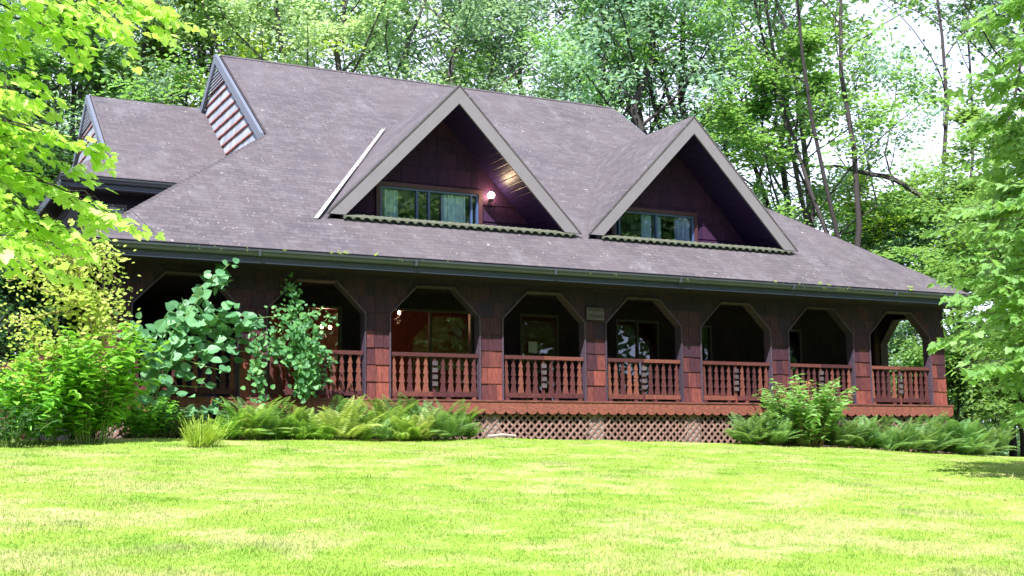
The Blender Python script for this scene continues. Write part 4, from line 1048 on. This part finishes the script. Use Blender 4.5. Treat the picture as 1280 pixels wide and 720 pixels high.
# ---- near maples whose trunks stand outside the frame
def near_maple(name, trunk, ends, label, group, matl, size, nleaf, sub, rs, trunk_h, tr, barkm, spray=.45, nlv=(7, 12)):
    root = empty(name, tuple(trunk)); tag(root, label, 'tree', group)
    tubes = []; T = np.array(trunk, float)
    tp = [np.array([0, 0, -.2]) + T, T + np.array([.05, .05, trunk_h * .4]), T + np.array([-.06, .1, trunk_h * .75]), T + np.array([.05, .12, trunk_h])]
    tubes.append((tp, [tr, tr * .8, tr * .6, tr * .3])); bases = []; dirs = []; nr = []; sz = []; tone = []
    for (e, z0f, ns) in ends:
        e = np.array(e, float); s = T + np.array([0, .05, z0f]); n = 10
        pts = [s + (e - s) * t + np.array([0, 0, .35 * math.sin(math.pi * t) * (1 if z0f < 2 else .5)]) + rs.randn(3) * .05 * math.sin(math.pi * t) for t in np.linspace(0, 1, n)]
        ln = np.linalg.norm(e - s); tubes.append((pts, list(np.linspace(.007 + .0035 * ln, .002, n)))); P = np.array(pts)
        md = (e - s) / ln; md[2] *= .3
        for k in range(ns):
            t = 1 - .62 * rs.rand() ** 1.3 if k > 1 else 1.0
            i = min(int(t * (n - 1)), n - 2); p = P[i] * (1 - (t * (n - 1) - i)) + P[i + 1] * (t * (n - 1) - i) if t < 1 else P[-1]
            a = rs.uniform(-1.3, 1.3); d = np.array([md[0] * math.cos(a) - md[1] * math.sin(a), md[0] * math.sin(a) + md[1] * math.cos(a), rs.uniform(-.35, .12)]); d /= np.linalg.norm(d)
            tl = spray * rs.uniform(.5, 1.3); q = [p, p + d * tl * .5 + np.array([0, 0, .02]), p + d * tl + np.array([0, 0, -.04])]
            tubes.append((q, [size * .035, size * .025, size * .015])); tb = rs.rand()
            m = rs.randint(*nlv)
            for j in range(m):
                tt = (j + 1) / m; b0 = q[0] * (1 - tt) + q[2] * tt; sd = 1 if j % 2 else -1; aa = sd * rs.uniform(.5, 1.25) * (1 if j < m - 1 else .1)
                dd = np.array([d[0] * math.cos(aa) - d[1] * math.sin(aa), d[0] * math.sin(aa) + d[1] * math.cos(aa), rs.uniform(-.75, -.05)])
                dd /= np.linalg.norm(dd); b1 = b0 + dd * size * .45; tubes.append(([b0, b1], [size * .014, size * .009]))
                bases.append(b1); dirs.append(dd); N = np.array([rs.randn() * .45, rs.randn() * .45, 1.0]); nr.append(N); sz.append(size * rs.uniform(.6, 1.2)); tone.append(np.clip(tb * .5 + rs.rand() * .5, 0, 1))
    mb = MB()
    for p, r in tubes: mb.tube([tuple(x) for x in p], list(r), 8 if max(r) > .04 else 4)
    mb.build('trunk', barkm, root, smooth=True)
    v, k = shaped_leaves(np.array(bases), np.array(dirs), np.array(nr), np.array(sz), MAPLE, rs, .25)
    v = tri_fan(v, k) - T; me = np_mesh('crown', v, 3, np.repeat(np.array(tone), k), matl); link('crown', me, root)
    print(name, 'leaves', len(bases))
rs = np.random.RandomState(8)
D0 = 7.6
ends = []
for (u, v_, D, zf, ns) in [(u_ - (44 if 110 < v__ < 245 else 24), v__, D_ * .64, zf_ * .64, int(ns_ * 1.35)) for (u_, v__, D_, zf_, ns_) in [(205, 8, 7.6, 4.6, 20), (185, -15, 7.9, 4.9, 20), (160, 30, 7.3, 4.4, 18), (120, 55, 7.7, 4.0, 18), (75, 30, 7.5, 4.3, 16), (45, -10, 7.2, 4.6, 16), (100, -30, 8.2, 5.0, 18), (20, 60, 7.6, 3.9, 14),
                       (150, 175, 7.5, 3.2, 14), (115, 200, 7.8, 3.0, 18), (90, 165, 7.4, 3.2, 13), (60, 120, 7.9, 3.6, 9), (25, 110, 7.2, 3.6, 12), (30, 175, 7.6, 3.2, 18), (10, 230, 7.3, 2.7, 16), (60, 225, 7.7, 2.8, 18),
                       (165, 268, 7.5, 2.4, 12), (130, 262, 7.8, 2.4, 20), (90, 290, 7.5, 2.2, 20), (45, 275, 7.8, 2.4, 20), (20, 320, 7.4, 2.0, 16), (80, 335, 8.0, 2.0, 12), (5, 150, 7.9, 3.2, 14), (110, 235, 8.1, 2.7, 12), (0, 20, 7.6, 4.3, 12), (70, 10, 7.7, 4.4, 14), (30, 90, 7.5, 3.7, 14), (40, 145, 7.8, 3.3, 12), (30, 205, 7.5, 3.0, 16), (25, 255, 7.8, 2.6, 18), (60, 300, 7.6, 2.3, 16), (25, 295, 7.3, 2.3, 18), (110, 10, 7.4, 4.5, 14), (155, 5, 7.6, 4.6, 14)]]:
    ends.append((tuple(pix(u, v_, D)), zf, ns))
near_maple('maple_tree', (3.3, -17.9, float(gz(3.3, -17.9))), ends, 'sunlit yellow green maple whose branches hang into the left side of the view', None, L['maple_near'], .045, 0, 0, rs, 4.4, .11, B['dark'], .16, (5, 9))
ends = []
for (u, v_) in [(1215, 20), (1240, -10), (1262, 40), (1225, 70), (1270, 90), (1212, 110), (1250, 125), (1200, 150), (1235, 165), (1268, 170), (1215, 190), (1195, 215), (1240, 210), (1272, 225), (1205, 245), (1190, 262), (1232, 255), (1265, 268),
                (1185, 285), (1218, 290), (1250, 305), (1275, 310), (1180, 318), (1205, 325), (1238, 338), (1168, 350), (1195, 358), (1228, 368), (1262, 360), (1160, 372), (1185, 388), (1212, 395), (1250, 400), (1160, 410), (1190, 425), (1222, 430), (1262, 432), (1190, 455), (1215, 465), (1245, 472), (1272, 480), (1235, 500), (1265, 520), (1275, 140), (1278, 50), (1278, 400)]:
    D = rs.uniform(18.6, 22.0); e = pix(u + (50 if v_ < 320 else 66), v_, D); zz = e.z + 1.6 + .25 * rs.randn(); ends.append((tuple(e), max(.6, zz + .35), 13))
px_ = pix(1440, 500, 20.5); gp = float(gz(px_.x, px_.y))
ends = [((e), max(.5, zf + .2), ns) for e, zf, ns in ends]
near_maple('maple_tree', (px_.x, px_.y, gp), ends, 'soft green maple in layered sprays overhanging the right end of the porch', None, L['maple_right'], .135, 0, 0, rs, 10.5, .18, B['dark'], .72, (8, 14))

# ---- ferns
def fern_proto(seed, n, ln, mat, up=1.0):
    rs = np.random.RandomState(seed); V = []; Rn = []
    for i in range(n):
        a = rs.rand() * 6.28; L_ = ln * rs.uniform(.6, 1.1); el = min(1.5, rs.uniform(.5, 1.2) * up); p = np.array([rs.randn() * .09, rs.randn() * .09, 0.0])
        d = np.array([math.cos(a) * math.cos(el), math.sin(a) * math.cos(el), math.sin(el)]); N = 26; tone = rs.rand()
        sag = rs.uniform(.35, 1.1)
        for j in range(N):
            t = j / N; d = d + np.array([math.cos(a), math.sin(a), -1]) * .055 * sag * (t + .2); d /= np.linalg.norm(d); q = p + d * L_ / N
            sdv = np.cross(d, [0, 0, 1.0]); sdv /= np.linalg.norm(sdv) + 1e-9
            w_ = L_ * .24 * (math.sin(math.pi * min(1, (t * .86 + .14))) ** .8)
            st = .003; V += [p - sdv * st, p + sdv * st, q + sdv * st, q - sdv * st]; Rn.append(tone * .6)
            if t > .12:
                for s in (-1, 1):
                    tip = p + sdv * s * w_ + d * w_ * .38 + np.array([0, 0, -w_ * .22 + rs.randn() * .006]); hw = L_ / N * .46
                    mid = (p + tip) / 2; V += [p, mid + d * hw, tip, mid - d * hw * .8]; Rn.append(np.clip(tone * .6 + rs.rand() * .4, 0, 1))
            p = q
    return np_mesh('fern', np.array(V), 4, np.array(Rn), mat)
FP = [fern_proto(30 + i, 26 + 4 * i, 1.0, L['fern'], 1.25) for i in range(3)]
def put_plant(me, x, y, s, label, group, name='fern', cat='fern', mat=None, rot=None, dz=0):
    o = link(name, me, None, (x, y, float(gz(x, y)) + dz)); o.scale = (s, s, s); o.rotation_euler.z = random.random() * 6.28 if rot is None else rot
    if mat: o.material_slots[0].link = 'OBJECT'; o.material_slots[0].material = mat
    tag(o, label, cat, group); return o
random.seed(9)
gl = 'ferns of the bed left of the lattice'
for i in range(34):
    t = i / 33; u = 285 + 300 * t + random.uniform(-8, 8); Y = random.uniform(-1.35, -.35) if i % 3 else -1.25
    p = pixY(u, 530, Y); s = random.choice((.4, .5, .6, .72, .92)) * (1.0 if u < 560 else .8)
    put_plant(FP[i % 3], p.x, p.y, s, mat=L[('fern', 'fern_blue', 'fern', 'fern_pale')[i % 4]], label='fresh green fern in the dense bed in front of the porch left of the lattice', group=gl)
gr = 'ferns of the bed at the right end of the porch'
for i in range(36):
    t = i / 35; u = 930 + 300 * t + random.uniform(-8, 8); Y = random.uniform(-1.5, -.4)
    p = pixY(u, 540, Y); s = random.choice((.55, .68, .8, .92)) * (1.15 if u > 1120 else .95)
    put_plant(FP[i % 3], p.x, p.y, s, 'green fern in the dense bed in front of the right end of the porch', gr, mat=L['fern_blue'])
# ---- bushy plants made of leafy stems
def stems_proto(seed, ns, h, spread, leaf, shape, nn, mat, lean=.5, barkm=None, opp=True, droop=.3, name='bush', stemr=.006):
    rs = np.random.RandomState(seed); mb = MB(); Bs, Ds, Ns, Ss, Tn = [], [], [], [], []
    for i in range(ns):
        a = rs.rand() * 6.28; r0 = spread * .35 * rs.rand(); hh = h * rs.uniform(.45, 1.05); out = rs.rand() ** .6 * spread * .75
        p0 = np.array([math.cos(a) * r0, math.sin(a) * r0, 0]); p3 = p0 + np.array([math.cos(a) * out, math.sin(a) * out, hh * (1 - .35 * (out / spread) ** 2)])
        pts = [p0 * (1 - t) + p3 * t + np.array([0, 0, .16 * hh * math.sin(math.pi * t)]) for t in np.linspace(0, 1, 7)]
        mb.tube([tuple(q) for q in pts], list(np.linspace(stemr, stemr * .4, 7)), 4); P = np.array(pts); tone = rs.rand()
        for j in range(nn):
            t = .06 + .94 * (j + 1) / nn; i0 = min(int(t * 6), 5); f = t * 6 - i0; b = P[i0] * (1 - f) + P[i0 + 1] * f; ph = rs.rand() * 6.28 + j * 1.57
            for q in ((0, math.pi) if opp else (0,)):
                d = np.array([math.cos(ph + q), math.sin(ph + q), rs.uniform(-droop, .45)]); Bs.append(b); Ds.append(d); Ns.append(np.array([rs.randn() * .3, rs.randn() * .3, 1])); Ss.append(leaf * rs.uniform(.55, 1.15) * (.75 + .3 * math.sin(math.pi * t))); Tn.append(np.clip(.45 * tone + .25 * t + rs.rand() * .35, 0, 1))
    v, k = shaped_leaves(np.array(Bs), np.array(Ds), np.array(Ns), np.array(Ss), shape, rs, .3); v = tri_fan(v, k)
    return mb.mesh('stem', barkm or B['green']), np_mesh('foliage', v, 3, np.repeat(np.array(Tn), k), mat)
def put_bush(pr, x, y, s, label, group=None, name='bush', cat='bush', sz=1.0, rot=0, dz=0):
    r_ = empty(name, (x, y, float(gz(x, y)) + dz)); r_.scale = (s, s, s * sz); r_.rotation_euler.z = rot; tag(r_, label, cat, group)
    link('stem', pr[0], r_); link('foliage', pr[1], r_); return r_
broad = stems_proto(50, 85, 1.9, 1.12, .24, OVAL, 10, L['broad'])
broad2 = stems_proto(51, 70, 1.5, 1.25, .22, OVAL, 9, L['broad'])
p = pixY(112, 540, -2.0); put_bush(broad, p.x, p.y, 1.0, 'tall bright broad leaved bush at the left of the porch, largest of the three', 'broad leaved bushes at the left')
p = pixY(55, 540, -1.9); put_bush(broad2, p.x, p.y, .95, 'broad leaved bush nearest the left edge of the view', 'broad leaved bushes at the left', rot=1)
p = pixY(176, 540, -.8); put_bush(broad2, p.x, p.y, .55, 'shorter broad leaved bush tucked under the round leaved climber', 'broad leaved bushes at the left', rot=2.2)
hyd = stems_proto(52, 110, 1.35, 1.1, .17, OVAL, 10, L['hyd'], barkm=B['pale'])
p = pixY(1005, 540, -1.15); hb_ = put_bush(hyd, p.x, p.y, 1.12, 'pale green bush with a few dried brown flower heads among the ferns on the right')
rs2 = np.random.RandomState(4)
for (u, v_) in ((991, 478), (1010, 480), (1052, 502), (1003, 486)):
    c = pixY(u, v_, -1.15); mb = MB()
    for i in range(70):
        d = Vector(rs2.randn(3)).normalized(); q = c + Vector((d.x * .09, d.y * .09, d.z * .06)); s = Vector(rs2.randn(3)).normalized() * .014; t = d.cross(s).normalized() * .014
        mb.poly([q - s, q - t, q + s, q + t])
    mb.tube([tuple(c), tuple(c - Vector((0, 0, .35)))], .004, 4)
    fh = mb.build('flower_head', L['brown'], None); fh.parent = hb_; fh.data.transform(Matrix.Scale(1 / 1.12, 4) @ Matrix.Translation(-Vector(hb_.location)))
low = stems_proto(53, 34, .65, .9, .12, OVAL, 6, L['deep'])
for i, (u, Y, s, lb) in enumerate(((205, -.6, 1.0, 'low dark leafy plant under the climber at the left of the porch'), (262, -.5, .9, 'low dark leafy plant between the climber and the ferns'), (372, -.45, .9, 'dark leafy plant at the foot of the second climber'), (600, -.5, .0, ''), (945, -1.3, .7, 'low leafy plant at the left end of the right fern bed'), (1075, -1.3, .8, 'low leafy plant in the middle of the right fern bed'), (15, -2.4, 1.1, 'low dark leafy plant at the foot of the bushes on the left edge'))):
    if s: p = pixY(u, 545, Y); put_bush(low, p.x, p.y, s, lb, 'low leafy plants along the beds', name='leafy_plant', cat='plant', rot=i)
# yellow upright tuft on the lawn edge
rs3 = np.random.RandomState(77); V = []; Rn = []
for i in range(900):
    a = rs3.rand() * 6.28; el = rs3.uniform(.6, 1.45); ln = .5 * rs3.uniform(.4, 1.1); p0 = np.array([rs3.randn() * .10, rs3.randn() * .08, 0]); t0 = rs3.rand() * .5
    d = np.array([math.cos(a) * math.cos(el), math.sin(a) * math.cos(el), math.sin(el)]); s = np.cross(d, [0, 0, 1.0]); s /= np.linalg.norm(s); b = p0 + d * ln * t0
    V += [b - s * .004, b + s * .004, b + d * ln * .5 + s * .005, b + d * ln * .55 - s * .005]; Rn.append(rs3.rand())
me = np_mesh('grass_tuft', np.array(V), 4, np.array(Rn), L['yellow']); p = pixY(252, 566, -3.2)
o = put_plant(me, p.x, p.y, 1.05, 'small yellowish upright needle like shrub alone on the lawn edge', None, 'small_shrub', 'shrub')

# ---- climbers drawn as woody stems with leaves along them
def climber(name, label, paths, leaf, shape, mat, barkm, step, jit, rs, D_Y, r0=.012, hang=.3, cat='climber', extra=0):
    mb = MB(); Bs, Ds, Ns, Ss, Tn = [], [], [], [], []
    base = pixY(*paths[0][0], D_Y); root = empty(name, (base.x, base.y, float(gz(base.x, base.y)))); tag(root, label, cat)
    for path in paths:
        dy = rs.uniform(-.25, .25); P = [np.array(pixY(u, v_, D_Y + dy * (1 if k else 0))) for k, (u, v_) in enumerate(path)]
        Q = [P[0]]
        for a, b in zip(P[:-1], P[1:]):
            m = max(2, int(np.linalg.norm(b - a) / .08))
            for i in range(1, m + 1): Q.append(a + (b - a) * i / m + rs.randn(3) * .008)
        mb.tube([tuple(q) for q in Q], list(np.linspace(r0, r0 * .35, len(Q))), 5)
        ln = 0
        tot = sum(np.linalg.norm(b - a) for a, b in zip(Q[:-1], Q[1:])); run = 0; k = 0; skip = .12 * tot if len(path) > 2 else 0
        for a, b in zip(Q[:-1], Q[1:]):
            run += np.linalg.norm(b - a); ln += np.linalg.norm(b - a)
            while ln > step:
                ln -= step; k += 1
                if run < skip: continue
                d0 = (b - a) / np.linalg.norm(b - a)
                for e in range(1 + extra):
                    sd = (-1) ** (k + e); d = d0 * .45 + np.array([sd * rs.uniform(.3, 1), rs.uniform(-.9, .3), rs.uniform(-hang, .5)]); off = rs.randn(3) * jit
                    tp = .65 + .45 * min(1, (1 - run / tot) * 3)
                    Bs.append(b + off); Ds.append(d); Ns.append(np.array([rs.randn() * .3, -1.0 + rs.randn() * .25, .65])); Ss.append(leaf * rs.uniform(.6, 1.15) * tp); Tn.append(rs.rand())
    mb.build('stem', barkm, root, smooth=True)
    v, kk = shaped_leaves(np.array(Bs), np.array(Ds), np.array(Ns), np.array(Ss), shape, rs, .22); v = tri_fan(v, kk) - np.array(root.location)
    link('foliage', np_mesh('foliage', v, 3, np.repeat(np.array(Tn), kk), mat), root)
rs = np.random.RandomState(12)
climber('round_leaf_climber', 'arching climber with large round blue green leaves leaning over the first porch arch',
    [[(190, 540), (196, 470), (215, 415), (240, 385), (265, 350), (288, 330)], [(192, 520), (188, 440), (172, 415), (150, 395)], [(196, 500), (200, 430), (222, 392), (250, 378), (268, 360), (280, 338)],
     [(205, 470), (240, 405), (275, 400), (305, 408), (330, 402)], [(200, 450), (225, 410), (262, 415), (300, 425), (322, 430)], [(200, 440), (205, 410), (235, 398), (270, 395), (292, 396)],
     [(195, 490), (215, 455), (250, 440), (290, 436)], [(192, 505), (215, 482), (245, 484), (272, 480)], [(200, 460), (190, 430), (170, 425), (155, 432)], [(196, 480), (215, 430), (240, 425), (262, 452)], [(192, 540), (225, 520), (260, 512), (285, 516)],
     [(198, 470), (228, 418), (248, 402), (285, 416), (312, 414)], [(198, 450), (212, 408), (236, 386), (255, 392)], [(255, 400), (290, 392), (318, 398), (342, 396)], [(240, 420), (275, 432), (300, 440), (320, 436)], [(240, 370), (258, 352), (274, 338), (292, 322)], [(210, 440), (245, 455), (275, 462)]],
    .20, ROUND, L['knot'], B['green'], .072, .10, rs, -.55, .014, extra=0)
climber('leafy_climber', 'bushy climber with small leaves growing up over the second porch railing',
    [[(378, 520), (380, 470), (372, 430), (366, 390), (362, 352)], [(380, 500), (385, 460), (392, 420), (408, 398)], [(379, 490), (370, 450), (350, 425), (338, 415)], [(379, 480), (372, 440), (348, 440), (322, 450)],
     [(380, 480), (388, 450), (402, 440), (414, 455)], [(380, 470), (376, 420), (388, 395), (402, 388)], [(379, 460), (368, 415), (352, 400), (345, 385)], [(381, 470), (398, 470), (410, 478)], [(379, 450), (370, 400), (372, 378), (364, 362)],
     [(378, 500), (372, 470), (380, 440), (395, 430)], [(377, 470), (360, 445), (345, 432), (330, 425)], [(382, 500), (392, 478), (388, 462)], [(330, 520), (322, 480), (318, 450), (322, 420)]],
    .10, ROUND, L['climb'], B['green'], .040, .075, rs, -.5, .010, extra=2)
# ---- yellow leaved sapling with pale stems at the left edge
def sapling():
    rs = np.random.RandomState(31)
    b = pixY(118, 520, -3.0)
    P = lambda u, v_: (u, v_)
    climber('sapling', 'yellow leaved sapling with pale crooked stems in front of the left end of the porch',
      [[(118, 520), (116, 440), (112, 390), (98, 350), (104, 300), (118, 285)], [(117, 470), (122, 400), (110, 370), (130, 330), (148, 320)], [(117, 450), (118, 390), (98, 372), (84, 330), (70, 312)],
       [(112, 392), (92, 372), (60, 365), (30, 352)], [(104, 350), (88, 322), (52, 318), (18, 330)], [(106, 330), (128, 312), (140, 345), (150, 352)], [(114, 400), (80, 388), (40, 398), (8, 402)], [(116, 410), (140, 392), (156, 378)],
       [(104, 312), (84, 296), (58, 290), (28, 300)], [(116, 440), (90, 428), (55, 432), (20, 430)], [(60, 520), (52, 460), (40, 420), (24, 395)], [(52, 460), (70, 440), (96, 432)], [(56, 500), (30, 470), (8, 460)], [(60, 500), (80, 478), (108, 470)], [(100, 340), (72, 345), (44, 340), (10, 352)], [(112, 380), (136, 372), (150, 360)], [(110, 420), (132, 414), (150, 404)]],
      .095, OVAL, L['sapling'], B['pale'], .030, .12, rs, -1.9, .018, .4, 'sapling', 3)
sapling()
# pale stick on the grass by the lattice
p, q = pixY(610, 543.5, -.6), pixY(645, 543, -.5)
mb = MB(); z = float(gz(p.x, p.y)) + .03; mb.tube([(p.x, p.y, z), ((p.x + q.x) / 2, (p.y + q.y) / 2, z + .03), (q.x, q.y, z + .01)], [.022, .028, .018], 6)
o = mb.build('stick', plain('bleached_stick', (.5, .42, .36), .8)); tag(o, 'pale bleached stick lying on the ground at the left end of the lattice', 'stick')
# little seedlings on the mossy lip

# a few fallen leaves on the lawn
rs = np.random.RandomState(5); n = 90; X = rs.uniform(4, 26, n); Y = rs.uniform(-16.5, -1.5, n); a = rs.rand(n) * 6.28
d = np.stack([np.cos(a), np.sin(a), rs.randn(n) * .15], -1); N = np.stack([rs.randn(n) * .25, rs.randn(n) * .25, np.ones(n)], -1)
v, k = shaped_leaves(np.stack([X, Y, gz(X, Y) + .022], -1), d, N, rs.uniform(.03, .06, n), OVAL, rs, .3)
L['fallen'] = leaf_mat('fallen_leaf', (.30, .20, .08), (.42, .34, .14), (.62, .58, .42), .2)
o = link('fallen_leaves', np_mesh('fallen_leaves', tri_fan(v, k), 3, np.repeat(rs.rand(n), k), L['fallen'])); tag(o, 'scattered dry fallen leaves on the sunlit lawn', 'leaves', kind='stuff')
